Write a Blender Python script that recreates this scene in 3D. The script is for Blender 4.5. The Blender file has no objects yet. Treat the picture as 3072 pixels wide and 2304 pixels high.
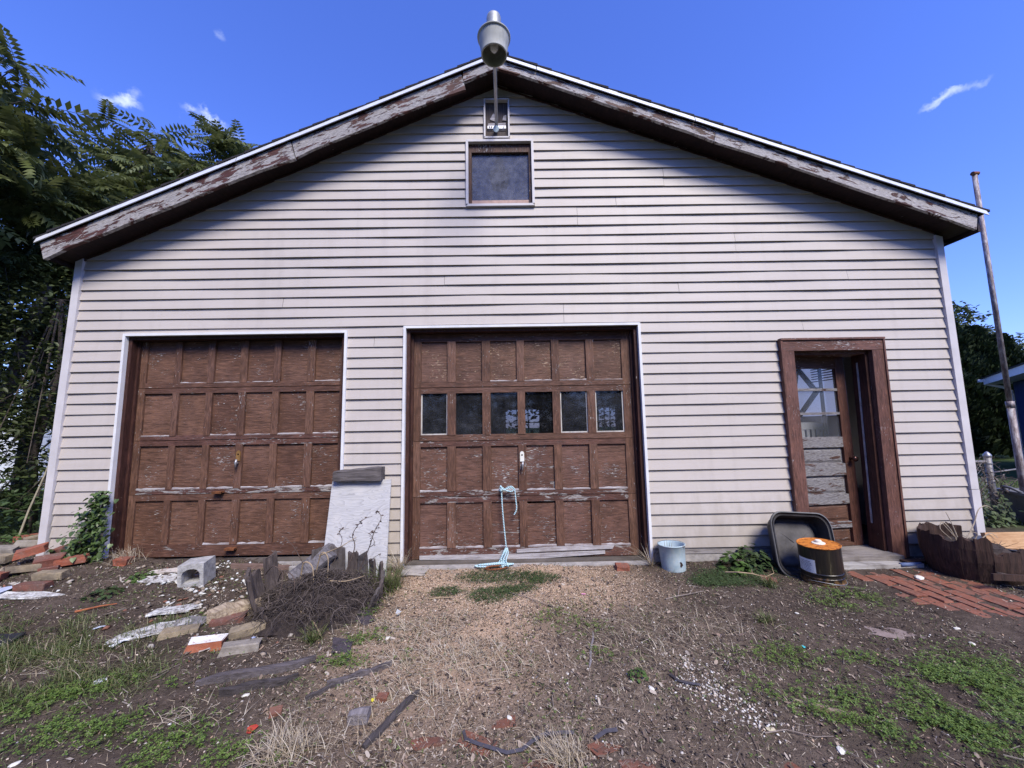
import bpy, bmesh, math, random
import numpy as np
from mathutils import Vector, Matrix
random.seed(7); RNG = np.random.default_rng(11)
S = bpy.context.scene
COL = S.collection
R = math.radians

# ------------------------------------------------------------------ camera
PITCH, ROLL, YAW = R(6.4), R(-1.0), R(0.5)
CAM = Vector((0.0, -3.69, 1.27))
fwd = Vector((math.sin(YAW)*math.cos(PITCH), math.cos(YAW)*math.cos(PITCH), math.sin(PITCH)))
rgt0 = Vector((math.cos(YAW), -math.sin(YAW), 0)); up0 = rgt0.cross(fwd)
rgt = rgt0*math.cos(ROLL) + up0*math.sin(ROLL); upv = -rgt0*math.sin(ROLL) + up0*math.cos(ROLL)
cd = bpy.data.cameras.new('camera'); cam = bpy.data.objects.new('camera', cd); COL.objects.link(cam)
mw = Matrix((rgt, upv, -fwd)).transposed().to_4x4(); mw.translation = CAM
cam.matrix_world = mw
cd.sensor_width = 36; cd.lens = 36*1154/3072; cd.clip_start = 0.05; cd.clip_end = 2000
S.camera = cam

# ------------------------------------------------------------------ sky and sun
SUN_AZ, SUN_EL = R(24), R(47)          # azimuth to the right of straight behind the camera
sun_dir = Vector((math.sin(SUN_AZ)*math.cos(SUN_EL), -math.cos(SUN_AZ)*math.cos(SUN_EL), math.sin(SUN_EL)))
w = bpy.data.worlds.new('World'); S.world = w; w.use_nodes = True
nt = w.node_tree; nt.nodes.clear()
sky = nt.nodes.new('ShaderNodeTexSky'); sky.sky_type = 'NISHITA'; sky.sun_disc = False
sky.sun_elevation = SUN_EL; sky.sun_rotation = math.atan2(sun_dir.x, sun_dir.y)
sky.altitude = 200; sky.air_density = 1.3; sky.dust_density = 0.15; sky.ozone_density = 5.0
hsv = nt.nodes.new('ShaderNodeHueSaturation'); hsv.inputs['Saturation'].default_value = 1.05; hsv.inputs['Value'].default_value = 1.3
hsv.inputs['Hue'].default_value = 0.503
nt.links.new(sky.outputs[0], hsv.inputs['Color'])
# thin cirrus wisps, placed by direction in the sky dome
geo = nt.nodes.new('ShaderNodeTexCoord')
def wnode(t, **kw):
    n = nt.nodes.new(t)
    for k, v in kw.items(): setattr(n, k, v)
    return n
def wmath(op, a, b=None):
    n = wnode('ShaderNodeMath', operation=op)
    for i, s in enumerate((a, b)):
        if s is None: continue
        if isinstance(s, (int, float)): n.inputs[i].default_value = s
        else: nt.links.new(s, n.inputs[i])
    return n.outputs[0]
CLOUDS = []
def wisp(d0, d1, width, seed, gain):
    """soft streak of cloud along the great circle from d0 to d1"""
    a = Vector(d0).normalized(); b = Vector(d1).normalized(); mid = (a+b).normalized(); t = (b-a).normalized(); n = mid.cross(t).normalized()
    L = (b-a).length/2
    def dotc(v):
        q = wnode('ShaderNodeVectorMath', operation='DOT_PRODUCT'); nt.links.new(geo.outputs['Generated'], q.inputs[0]); q.inputs[1].default_value = v
        return q.outputs['Value']
    x = wmath('DIVIDE', dotc(t), L); y0 = wmath('DIVIDE', dotc(n), width)
    nz = wnode('ShaderNodeTexNoise'); nz.inputs['Scale'].default_value = 19; nz.inputs['Detail'].default_value = 7; nz.inputs['Roughness'].default_value = 0.62
    mp = wnode('ShaderNodeMapping'); mp.inputs['Location'].default_value = (seed, seed*1.7, 0); nt.links.new(geo.outputs['Generated'], mp.inputs[0]); nt.links.new(mp.outputs[0], nz.inputs['Vector'])
    w0 = wmath('MULTIPLY', wmath('SUBTRACT', nz.outputs[0], 0.5), 7.0)
    y = wmath('ADD', y0, w0)
    r2 = wmath('ADD', wmath('POWER', wmath('ABSOLUTE', x), 3.0), wmath('MULTIPLY', y, y))
    m = wmath('MAXIMUM', wmath('SUBTRACT', 1.0, r2), 0.0)
    front = wmath('GREATER_THAN', dotc(mid), 0.2)
    nz2 = wnode('ShaderNodeTexNoise'); nz2.inputs['Scale'].default_value = 30; nz2.inputs['Detail'].default_value = 5; nt.links.new(mp.outputs[0], nz2.inputs['Vector'])
    m = wmath('MULTIPLY', wmath('MULTIPLY', wmath('POWER', m, 2.0), front), wmath('MULTIPLY', wmath('MAXIMUM', wmath('SUBTRACT', nz2.outputs[0], .30), 0), gain*2.6))
    CLOUDS.append(m)
# unit directions of the three cloud patches seen low in the north-west and one streak in the north-east
wisp((-0.6457,0.5476,0.5321), (-0.5986,0.5931,0.5384), 0.012, 3.1, .85)
wisp((-0.6109,0.5801,0.5388), (-0.5931,0.5794,0.5590), 0.010, 4.4, .7)
wisp((-0.5653,0.6111,0.5541), (-0.4838,0.6725,0.5600), 0.016, 5.7, 1.0)
wisp((0.6639,0.5649,0.4900), (0.7094,0.4965,0.5002), 0.009, 9.2, .85)
wisp((-0.4799,0.5714,0.6657), (-0.4693,0.5877,0.6590), 0.006, 12.2, .25)
acc = CLOUDS[0]
for m in CLOUDS[1:]: acc = wmath('ADD', acc, m)
acc = wmath('MINIMUM', acc, 0.85)
tint = wnode('ShaderNodeMix', data_type='RGBA', blend_type='MULTIPLY'); tint.inputs[0].default_value = 1; nt.links.new(hsv.outputs[0], tint.inputs[6]); tint.inputs[7].default_value = (.78, .86, 1.60, 1)   # the photograph's cool white balance
mixc = wnode('ShaderNodeMix', data_type='RGBA'); nt.links.new(acc, mixc.inputs[0]); nt.links.new(tint.outputs[2], mixc.inputs[6])
mixc.inputs[7].default_value = (7.2, 8.1, 9.2, 1)
bg = wnode('ShaderNodeBackground'); bg.inputs['Strength'].default_value = 0.12
nt.links.new(mixc.outputs[2], bg.inputs['Color'])
wo = wnode('ShaderNodeOutputWorld'); nt.links.new(bg.outputs[0], wo.inputs['Surface'])
sl = bpy.data.lights.new('sun', 'SUN'); sl.energy = 4.8; sl.angle = R(22); sl.color = (1.0, 0.935, 0.80)
so = bpy.data.objects.new('sun', sl); COL.objects.link(so); so.location = sun_dir*30
so.rotation_euler = sun_dir.to_track_quat('Z', 'Y').to_euler()
vs = S.view_settings; vs.view_transform = 'Standard'; vs.look = 'None'; vs.gamma = 1; vs.exposure = 0.26; vs.use_curve_mapping = False
S.render.engine = 'CYCLES'
S.cycles.max_bounces = 8; S.cycles.transparent_max_bounces = 16; S.cycles.use_denoising = True

# ------------------------------------------------------------------ mesh helpers
class MB:
    def __init__(s): s.v = []; s.f = []
    def add(s, vs, fs):
        o = len(s.v); s.v += [tuple(p) for p in vs]; s.f += [tuple(i+o for i in f) for f in fs]; return s
    def box(s, x0, x1, y0, y1, z0, z1, j=0.0):
        vs = [(x, y, z) for z in (z0, z1) for y in (y0, y1) for x in (x0, x1)]
        if j: vs = [tuple(c + random.uniform(-j, j) for c in p) for p in vs]
        return s.add(vs, [(0,2,3,1),(4,5,7,6),(0,1,5,4),(1,3,7,5),(3,2,6,7),(2,0,4,6)])
    def obox(s, c, ax, ay, az):
        c = Vector(c); ax, ay, az = Vector(ax), Vector(ay), Vector(az)
        vs = [c + ax*a + ay*b + az*d for d in (-.5,.5) for b in (-.5,.5) for a in (-.5,.5)]
        return s.add(vs, [(0,2,3,1),(4,5,7,6),(0,1,5,4),(1,3,7,5),(3,2,6,7),(2,0,4,6)])
    def prism(s, poly, y0, y1):
        """polygon in (x,z) extruded along y"""
        n = len(poly)
        vs = [(x, y0, z) for x, z in poly] + [(x, y1, z) for x, z in poly]
        fs = [tuple(range(n)), tuple(range(2*n-1, n-1, -1))] + [(i, i+n, (i+1) % n + n, (i+1) % n) for i in range(n)]
        return s.add(vs, fs)
    def prismz(s, poly, z0, z1):
        n = len(poly)
        vs = [(x, y, z0) for x, y in poly] + [(x, y, z1) for x, y in poly]
        fs = [tuple(range(n-1, -1, -1)), tuple(range(n, 2*n))] + [(i, (i+1) % n, (i+1) % n + n, i+n) for i in range(n)]
        return s.add(vs, fs)
    def tube(s, pts, rad, n=6, cap=True):
        pts = [Vector(p) for p in pts]; m = len(pts)
        if not hasattr(rad, '__len__'): rad = [rad]*m
        o = len(s.v); prev = None
        for i, p in enumerate(pts):
            t = (pts[min(i+1, m-1)] - pts[max(i-1, 0)])
            t = t.normalized() if t.length > 1e-9 else Vector((0, 0, 1))
            if prev is None:
                a = t.orthogonal().normalized()
            else:
                a = (prev - t*prev.dot(t)); a = a.normalized() if a.length > 1e-6 else t.orthogonal().normalized()
            prev = a; b = t.cross(a)
            for k in range(n):
                an = 2*math.pi*k/n
                s.v.append(tuple(p + (a*math.cos(an) + b*math.sin(an))*rad[i]))
        for i in range(m-1):
            for k in range(n):
                k2 = (k+1) % n
                s.f.append((o+i*n+k, o+i*n+k2, o+(i+1)*n+k2, o+(i+1)*n+k))
        if cap:
            s.f.append(tuple(o+k for k in range(n-1, -1, -1))); s.f.append(tuple(o+(m-1)*n+k for k in range(n)))
        return s
    def lathe(s, prof, n=24, c=(0,0,0), close=False):
        """profile of (r,z) turned about the vertical through c"""
        o = len(s.v); m = len(prof)
        for r, z in prof:
            for k in range(n):
                a = 2*math.pi*k/n
                s.v.append((c[0]+r*math.cos(a), c[1]+r*math.sin(a), c[2]+z))
        for i in range(m-1):
            for k in range(n):
                k2 = (k+1) % n
                s.f.append((o+i*n+k, o+i*n+k2, o+(i+1)*n+k2, o+(i+1)*n+k))
        if close:
            s.f.append(tuple(o+k for k in range(n-1, -1, -1))); s.f.append(tuple(o+(m-1)*n+k for k in range(n)))
        return s
    def mesh(s, name):
        me = bpy.data.meshes.new(name); me.from_pydata(s.v, [], s.f); me.update(); return me

def loft(mb, rings, capend=True):
    o = len(mb.v); n = len(rings[0])
    for r_ in rings: mb.v += r_
    for i in range(len(rings)-1):
        for k in range(n): mb.f.append((o+i*n+k, o+i*n+(k+1) % n, o+(i+1)*n+(k+1) % n, o+(i+1)*n+k))
    if capend: mb.f.append(tuple(o+(len(rings)-1)*n+k for k in range(n)))
    return mb

def obj(name, data, mat=None, parent=None, loc=None, rot=None, smooth=False, **props):
    me = data.mesh(name) if isinstance(data, MB) else data
    if mat is not None and not me.materials: me.materials.append(mat)
    if smooth: me.polygons.foreach_set('use_smooth', [True]*len(me.polygons))
    o = bpy.data.objects.new(name, me); COL.objects.link(o)
    if parent is not None: o.parent = parent
    if loc is not None: o.location = loc
    if rot is not None: o.rotation_euler = rot
    for k, v in props.items(): o[k] = v
    return o
def thing(name, label, cat, loc=(0,0,0), rot=(0,0,0), group=None):
    o = bpy.data.objects.new(name, None); COL.objects.link(o); o.location = loc; o.rotation_euler = rot
    o.empty_display_size = .1
    o['label'] = label; o['category'] = cat
    if group: o['group'] = group
    return o
def one(name, data, mat, label, cat, loc=None, rot=None, group=None, smooth=False):
    o = obj(name, data, mat, None, loc, rot, smooth); o['label'] = label; o['category'] = cat
    if group: o['group'] = group
    return o
def struct(name, data, mat, smooth=False, kind='structure', label=None):
    o = obj(name, data, mat, smooth=smooth); o['kind'] = kind
    if label: o['label'] = label
    return o
def npmesh(name, V, F, mat, smooth=False, attr=None):
    """fast mesh from arrays: V (n,3), F (m,k)"""
    V = np.ascontiguousarray(V, dtype=np.float32); F = np.ascontiguousarray(F, dtype=np.int32)
    me = bpy.data.meshes.new(name); m, k = F.shape
    me.vertices.add(len(V)); me.vertices.foreach_set('co', V.ravel())
    me.loops.add(m*k); me.loops.foreach_set('vertex_index', F.ravel())
    me.polygons.add(m); me.polygons.foreach_set('loop_start', np.arange(0, m*k, k, dtype=np.int32))
    me.update(calc_edges=True); me.validate()
    if smooth: me.polygons.foreach_set('use_smooth', np.ones(m, dtype=bool))
    if attr:
        for an, arr in attr.items():
            a = me.attributes.new(an, 'FLOAT', 'POINT'); a.data.foreach_set('value', np.ascontiguousarray(arr, dtype=np.float32))
    if mat: me.materials.append(mat)
    return me

def smooth_pts(pts, k=5):
    P_ = [Vector(p) for p in pts]; out = []
    for i in range(len(P_)-1):
        p0, p1, p2, p3 = P_[max(i-1, 0)], P_[i], P_[i+1], P_[min(i+2, len(P_)-1)]
        for q in range(k):
            t = q/k; out.append(.5*((2*p1)+(-p0+p2)*t+(2*p0-5*p1+4*p2-p3)*t*t+(-p0+3*p1-3*p2+p3)*t**3))
    out.append(P_[-1]); return out
# ------------------------------------------------------------------ noise for geometry
def _h(ix, iy, s):
    n = (ix.astype(np.int64)*374761393 + iy.astype(np.int64)*668265263 + s*974634777) & 0x7fffffff
    n = ((n ^ (n >> 13))*1274126177) & 0x7fffffff
    return ((n ^ (n >> 16)) & 0xffff)/65535.0
def vnoise(x, y, s=0):
    x = np.asarray(x, float); y = np.asarray(y, float)
    ix = np.floor(x); iy = np.floor(y); fx = x-ix; fy = y-iy
    fx = fx*fx*(3-2*fx); fy = fy*fy*(3-2*fy)
    ix = ix.astype(np.int64); iy = iy.astype(np.int64)
    return (_h(ix,iy,s)*(1-fx)+_h(ix+1,iy,s)*fx)*(1-fy) + (_h(ix,iy+1,s)*(1-fx)+_h(ix+1,iy+1,s)*fx)*fy
def fbm(x, y, s=0, o=4):
    t = 0; a = .5; n = 0
    for i in range(o):
        t = t + a*vnoise(np.asarray(x)*2**i, np.asarray(y)*2**i, s+i*17); n += a; a *= .5
    return t/n
def sst(e0, e1, x):
    t = np.clip((np.asarray(x, float)-e0)/(e1-e0), 0, 1); return t*t*(3-2*t)
def ground_z(x, y):
    x = np.asarray(x, float); y = np.asarray(y, float)
    near = sst(-14, -7, x)*sst(-14, -7, -x)*sst(-9, -5, y)*(1-sst(6, 10, y))
    m = (.105*sst(-1.1, -3.0, x) + .055*sst(-3.0, -4.2, x))*sst(-1.9, -.2, y)*(1-.6*sst(-4.6, -7.0, x))
    n = (fbm(x*1.3, y*1.3, 5)-.5)*.055 + (fbm(x*5, y*5, 9)-.5)*.022 + (fbm(x*17, y*17, 21, 3)-.5)*.012
    wall = sst(-.35, -.05, y)*.02
    damp = 1-.75*sst(2.7, 3.0, x)*sst(4.4, 3.9, x)*sst(-1.7, -1.4, y)      # bedded brick walk lies flatter
    z = (m + n*damp + wall)*near
    inside = (x > -4.2)*(x < 4.34)*(y > .06)*(y < 7.35)
    return np.where(inside, -.06, z)
def gz(x, y): return float(ground_z(np.array([x]), np.array([y]))[0])

# ------------------------------------------------------------------ material helpers
class Mat:
    def __init__(s, name):
        s.m = bpy.data.materials.new(name); s.m.use_nodes = True; s.t = s.m.node_tree; s.t.nodes.clear()
        s.out = s.t.nodes.new('ShaderNodeOutputMaterial'); s.b = s.t.nodes.new('ShaderNodeBsdfPrincipled')
        s.t.links.new(s.b.outputs[0], s.out.inputs[0]); s.b.inputs['Roughness'].default_value = .8
        s.b.inputs['Specular IOR Level'].default_value = .3
        s.g = s.t.nodes.new('ShaderNodeNewGeometry')
    def set(s, inp, v):
        i = inp if not isinstance(inp, str) else s.b.inputs[inp]
        if isinstance(v, bpy.types.NodeSocket): s.t.links.new(v, i)
        elif isinstance(v, (tuple, list)) and len(v) == 3 and i.type == 'RGBA': i.default_value = (*v, 1)
        else: i.default_value = v
    def pos(s, scale=(1,1,1), rot=(0,0,0), loc=(0,0,0), src=None):
        n = s.t.nodes.new('ShaderNodeMapping'); n.inputs['Scale'].default_value = scale; n.inputs['Rotation'].default_value = rot; n.inputs['Location'].default_value = loc
        s.t.links.new(src or s.g.outputs['Position'], n.inputs[0]); return n.outputs[0]
    def noise(s, vec, scale=1, detail=4, rough=.55, dist=0):
        n = s.t.nodes.new('ShaderNodeTexNoise'); s.t.links.new(vec, n.inputs['Vector'])
        n.inputs['Scale'].default_value = scale; n.inputs['Detail'].default_value = detail; n.inputs['Roughness'].default_value = rough; n.inputs['Distortion'].default_value = dist
        return n.outputs[0]
    def wave(s, vec, scale=1, dist=2, detail=2, dscale=1, dirn='X', kind='BANDS'):
        n = s.t.nodes.new('ShaderNodeTexWave'); s.t.links.new(vec, n.inputs['Vector']); n.wave_type = kind
        if kind == 'BANDS': n.bands_direction = dirn
        for k, v in (('Scale', scale), ('Distortion', dist), ('Detail', detail), ('Detail Scale', dscale)): n.inputs[k].default_value = v
        return n.outputs[1]
    def vor(s, vec, scale=1, feat='F1', out=0):
        n = s.t.nodes.new('ShaderNodeTexVoronoi'); n.feature = feat; s.t.links.new(vec, n.inputs['Vector']); n.inputs['Scale'].default_value = scale
        return n.outputs[out]
    def ramp(s, fac, stops, mode='LINEAR'):
        n = s.t.nodes.new('ShaderNodeValToRGB'); s.t.links.new(fac, n.inputs[0]); n.color_ramp.interpolation = mode
        e = n.color_ramp.elements
        while len(e) < len(stops): e.new(0.5)
        for i, (p, c) in enumerate(stops):
            e[i].position = p; e[i].color = (c, c, c, 1) if not hasattr(c, '__len__') else (*c[:3], 1)
        return n.outputs[0]
    def mix(s, fac, a, b, mode='MIX'):
        n = s.t.nodes.new('ShaderNodeMix'); n.data_type = 'RGBA'; n.blend_type = mode
        for i, v in ((0, fac), (6, a), (7, b)): s.set(n.inputs[i], v)
        return n.outputs[2]
    def math(s, op, a, b=0.0, clamp=False):
        n = s.t.nodes.new('ShaderNodeMath'); n.operation = op; n.use_clamp = clamp
        s.set(n.inputs[0], a); s.set(n.inputs[1], b); return n.outputs[0]
    def bump(s, h, strength=.4, dist=.01, normal=None):
        n = s.t.nodes.new('ShaderNodeBump'); n.inputs['Strength'].default_value = strength; n.inputs['Distance'].default_value = dist
        s.t.links.new(h, n.inputs['Height'])
        if normal: s.t.links.new(normal, n.inputs['Normal'])
        s.t.links.new(n.outputs[0], s.b.inputs['Normal']); return n.outputs[0]
    def rnd(s):
        n = s.t.nodes.new('ShaderNodeObjectInfo'); return n.outputs['Random']
    def island(s): return s.g.outputs['Random Per Island']
    def attr(s, name):
        n = s.t.nodes.new('ShaderNodeAttribute'); n.attribute_name = name; return n.outputs['Fac']
    def sep(s, vec):
        n = s.t.nodes.new('ShaderNodeSeparateXYZ'); s.t.links.new(vec, n.inputs[0]); return n.outputs

def plain(name, col, rough=.8, var=.15, nscale=20, bump=.15, metal=0.0, spec=.3):
    M = Mat(name); n = M.noise(M.pos(), nscale, 5, .6)
    a = tuple(c*(1-var) for c in col); b = tuple(min(1, c*(1+var)) for c in col)
    M.set('Base Color', M.ramp(n, [(.3, a), (.7, b)])); M.set('Roughness', rough); M.set('Metallic', metal); M.b.inputs['Specular IOR Level'].default_value = spec
    if bump: M.bump(M.noise(M.pos(), nscale*4, 4), bump, .005)
    return M.m

def painted_wood(name, axis, flecks=.5, bare=.2, brown=(.098,.040,.026), grey=(.24,.22,.235), pale=(.50,.46,.43), rotz=0):
    """old brown paint checking and flaking off weathered timber, grain along axis ('x' or 'z')"""
    M = Mat(name)
    def sc(l, t): return (l, l, t) if axis == 'x' else (t, t, l)
    r = M.rnd(); off = M.t.nodes.new('ShaderNodeCombineXYZ'); M.t.links.new(M.math('MULTIPLY', r, 31.7), off.inputs[1])
    va = M.t.nodes.new('ShaderNodeVectorMath'); va.operation = 'ADD'; M.t.links.new(M.pos(rot=(0, rotz, 0)), va.inputs[0]); M.t.links.new(off.outputs[0], va.inputs[1])
    P = va.outputs[0]
    fl = M.noise(M.pos(sc(26, 165), src=P), 1, 3, .55, .5)          # short flecks
    big = M.noise(P, 3.1, 4, .6)
    co = M.noise(M.pos(sc(5.5, 26), src=P), 1, 7, .68, .6)          # larger bare areas
    fine = M.noise(M.pos(sc(30, 320), src=P), 1, 3, .6)
    v1 = M.math('ADD', fl, M.math('MULTIPLY', M.math('SUBTRACT', big, .5), .55))
    t1 = .80-.24*flecks; p1 = M.ramp(v1, [(t1, 0), (t1+.035, 1)])
    v2 = M.math('ADD', co, M.math('ADD', M.math('MULTIPLY', M.math('SUBTRACT', big, .5), .25), M.math('MULTIPLY', M.math('SUBTRACT', r, .5), .10)))
    t2 = .80-.34*bare; p2 = M.ramp(v2, [(t2, 0), (t2+.03, 1)])
    bc = M.ramp(M.noise(P, 6, 5, .6), [(.3, tuple(c*.70 for c in brown)), (.7, tuple(c*1.4 for c in brown))])
    bc = M.mix(M.math('MULTIPLY', r, .6), bc, tuple(c*f for c, f in zip(brown, (.66, .60, .66)))); bc = M.mix(M.ramp(M.noise(P, 1.7, 3, .5), [(.48, 0), (.70, .5)]), bc, tuple(c*f for c, f in zip(brown, (1.75, 1.9, 2.2))))
    mid = M.noise(M.pos(sc(11, 78), src=P), 1, 4, .6, .4)
    bc = M.mix(M.ramp(mid, [(.30, .8), (.52, 0)]), bc, tuple(c*.38 for c in brown)); bc = M.mix(M.ramp(mid, [(.55, 0), (.72, .55)]), bc, tuple(min(1, c*2.1) for c in brown))
    wc = M.mix(M.ramp(fine, [(.35, 0), (.62, 1)]), grey, pale)
    wc2 = M.mix(M.ramp(fine, [(.35, 0), (.65, 1)]), tuple(c*.62 for c in grey), tuple(c*.78 for c in pale))
    c = M.mix(p1, bc, wc); c = M.mix(p2, c, wc2)
    M.set('Base Color', c); peel = M.math('MAXIMUM', p1, p2); M.set('Roughness', M.ramp(peel, [(0, .60), (1, .92)]))
    h = M.math('ADD', M.math('MULTIPLY', peel, -.55), M.math('ADD', M.math('MULTIPLY', mid, .6), M.math('MULTIPLY', fl, .6)))
    M.bump(h, .8, .006)
    return M.m
def weathered(name, axis='x', dark=(.10,.085,.085), light=(.36,.335,.335), stain=(.05,.03,.02), samt=.35, rot=(0,0,0), gs=1.0):
    """bare grey weathered timber"""
    M = Mat(name); sc = {'x': (5,70,70), 'y': (70,5,70), 'z': (70,70,5)}[axis]
    P = M.pos(rot=rot)
    g = M.noise(M.pos(tuple(c*gs for c in sc), src=P), 1, 6, .65, .4); big = M.noise(P, 6, 4)
    c = M.ramp(g, [(.25, dark), (.72, light)])
    c = M.mix(M.ramp(big, [(.5, 0), (.7, samt)]), c, stain)
    M.set('Base Color', c); M.set('Roughness', .9); M.bump(g, .8, .008); return M.m
# ------------------------------------------------------------------ garage materials
def m_siding():
    M = Mat('vinyl_siding'); P = M.pos()
    n = M.noise(M.pos((1.2, 1, 30)), 1, 5, .6); big = M.noise(P, 1.1, 4); sp = M.noise(P, 75, 3)
    c = M.ramp(M.math('ADD', M.math('MULTIPLY', n, .4), M.math('MULTIPLY', big, .6)), [(.3, (.415,.372,.350)), (.7, (.485,.440,.414))])
    c = M.mix(M.math('MULTIPLY', M.rnd(), .16), c, (.385,.35,.335))
    stk = M.noise(M.pos((7, 7, .55)), 1, 5, .65); c = M.mix(M.ramp(stk, [(.52, 0), (.72, .22)]), c, (.27,.24,.225))
    # grime that has splashed up along the foot of the wall and mildew streaks
    z = M.sep(P)[2]
    d = M.math('MULTIPLY', M.ramp(M.math('ADD', M.math('MULTIPLY', z, .55), M.math('MULTIPLY', M.noise(M.pos((9, 9, 3)), 1, 5, .65), .55)), [(.33, .75), (.60, 0)]), 1)
    c = M.mix(d, c, (.30,.26,.22)); c = M.mix(M.ramp(sp, [(.70, 0), (.78, .45)]), c, (.33,.30,.28))
    M.set('Base Color', c); M.set('Roughness', .55); M.b.inputs['Specular IOR Level'].default_value = .35
    M.bump(M.noise(M.pos((40, 40, 160)), 1, 4), .06, .003); return M.m
SIDING = m_siding()
TRIM = plain('white_aluminium_trim', (.66,.66,.69), .42, .08, 9, .05, 0, .5)
CORNER = plain('corner_trim_vinyl', (.53,.505,.525), .5, .10, 6, .05)
DRIP = plain('white_drip_edge_metal', (.72,.73,.76), .32, .10, 14, .06, .25, .6)
SHINGLE = plain('asphalt_shingle', (.028,.025,.03), .95, .4, 120, .5)
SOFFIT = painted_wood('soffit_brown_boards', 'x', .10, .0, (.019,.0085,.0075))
PANEL1 = painted_wood('door_panel_paint_sound', 'x', .52, .12, (.114,.058,.038))
PANEL2 = painted_wood('door_panel_paint_flaking', 'x', .66, .50, (.117,.060,.044))
PANEL3 = painted_wood('door_panel_tan_flecks', 'x', .72, .10, (.114,.059,.041), (.30,.20,.14), (.58,.44,.33))
RAILP = painted_wood('door_rail_paint', 'x', .54, .30, (.106,.053,.036))
RAILB = painted_wood('door_rail_bare', 'x', .60, .74, (.094,.044,.033))
STILEP = painted_wood('door_stile_paint', 'z', .48, .24, (.117,.060,.040))
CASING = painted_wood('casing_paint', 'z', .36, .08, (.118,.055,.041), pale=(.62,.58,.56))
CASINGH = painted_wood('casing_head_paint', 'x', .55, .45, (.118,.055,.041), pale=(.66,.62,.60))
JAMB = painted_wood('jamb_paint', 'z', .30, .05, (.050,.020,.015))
GREYH = weathered('door_bare_wood', 'x', (.20,.185,.20), (.50,.475,.49), (.10,.055,.04), .3)
def rake_mat(name, slope, amt, k=1.0):
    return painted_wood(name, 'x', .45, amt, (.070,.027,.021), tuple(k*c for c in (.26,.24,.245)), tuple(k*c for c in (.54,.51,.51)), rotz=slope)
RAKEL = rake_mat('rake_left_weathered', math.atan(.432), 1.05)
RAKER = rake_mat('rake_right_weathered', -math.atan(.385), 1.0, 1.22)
CONC = plain('old_concrete', (.30,.28,.27), .95, .3, 14, .5)
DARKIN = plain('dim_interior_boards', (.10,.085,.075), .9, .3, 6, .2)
def m_glass(name, dust, tint=(.75,.8,.85), dc=(.42,.43,.47), scale=16, rough=.05, streak=.0):
    M = Mat(name); t = M.t
    tr = t.nodes.new('ShaderNodeBsdfTransparent'); tr.inputs[0].default_value = (*tint, 1)
    gl = t.nodes.new('ShaderNodeBsdfGlossy'); gl.inputs['Roughness'].default_value = rough; gl.inputs['Color'].default_value = (.8,.85,.95,1)
    fr = t.nodes.new('ShaderNodeFresnel'); fr.inputs[0].default_value = 1.5
    df = t.nodes.new('ShaderNodeBsdfDiffuse'); df.inputs[0].default_value = (*dc, 1)
    n = M.noise(M.pos(), scale, 7, .7); n2 = M.noise(M.pos(), 3.5, 4, .6, .8); sp = M.noise(M.pos(), 130, 2)
    f = M.math('ADD', M.math('MULTIPLY', n, .6), M.math('MULTIPLY', n2, .5))
    f = M.ramp(f, [(.38, dust*.35), (.75, min(.95, dust*2.0))])
    f = M.math('ADD', f, M.ramp(sp, [(.64, 0), (.72, .22)]), True)
    a = t.nodes.new('ShaderNodeMixShader'); t.links.new(M.math('MULTIPLY', fr.outputs[0], M.math('SUBTRACT', 1.0, M.g.outputs['Backfacing'])), a.inputs[0]); t.links.new(tr.outputs[0], a.inputs[1]); t.links.new(gl.outputs[0], a.inputs[2])
    b = t.nodes.new('ShaderNodeMixShader'); t.links.new(f, b.inputs[0]); t.links.new(a.outputs[0], b.inputs[1]); t.links.new(df.outputs[0], b.inputs[2])
    t.nodes.remove(M.b); t.links.new(b.outputs[0], M.out.inputs[0]); return M.m
GLASS = m_glass('dusty_garage_glass', .035, (.32,.34,.40), (.36,.38,.44))
GLASSC = m_glass('clear_garage_glass', .010, (.36,.38,.44))
GLASSG = m_glass('hazy_gable_glass', .34, (.5,.52,.6), (.19,.20,.26), 22, .08)
GLASSD = m_glass('grey_entry_glass', .05, (.90,.91,.95), (.34,.36,.42), 6, .06)
RUST = plain('rusty_steel', (.16,.06,.025), .85, .5, 40, .4)
BRASS = plain('tarnished_brass', (.34,.19,.07), .5, .3, 30, .2, .6)
GALV = plain('galvanised_pipe', (.36,.36,.38), .45, .25, 18, .15, .7, .5)
WHITEM = plain('chipped_white_plate', (.68,.68,.64), .5, .12, 40, .1)
KNOB = plain('brown_metal_knob', (.07,.035,.03), .25, .3, 30, 0, .8)

# ------------------------------------------------------------------ garage shell
G = thing('garage', 'old two-door garage with pale lap siding and peeling brown doors', 'garage')
XL, XR = -4.26, 4.386                     # outer corners
def rakeL(x): return 2.899 + .432*(x+4.296)      # underside line of the rake boards (front)
def rakeR(x): return 4.805 - .385*(x+.034)
def soff(x): return min(2.935 + .4512*(x+4.296), rakeR(x)+.036)
def dripL(x): return 3.096 + .436*(x+4.357)
def dripR(x): return 4.922 - .3697*(x-.037)
APX, APZ = -.0745, 4.963
D1 = (-3.68, -1.578, .10, 2.205); D2 = (-.987, 1.268, .045, 2.240); WD = (2.70, 3.575, .05, 2.01)
GW = (-.385, .28, 3.505, 4.20); VT = (-.20, .042, 4.245, 4.655)
BOXES = [(-3.695,-1.563,-1,2.222), (-1.002,1.283,-1,2.257), (2.632,3.640,-1,2.078), (-.40,.295,3.49,4.217), (-.214,.056,4.217,4.672)]
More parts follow.
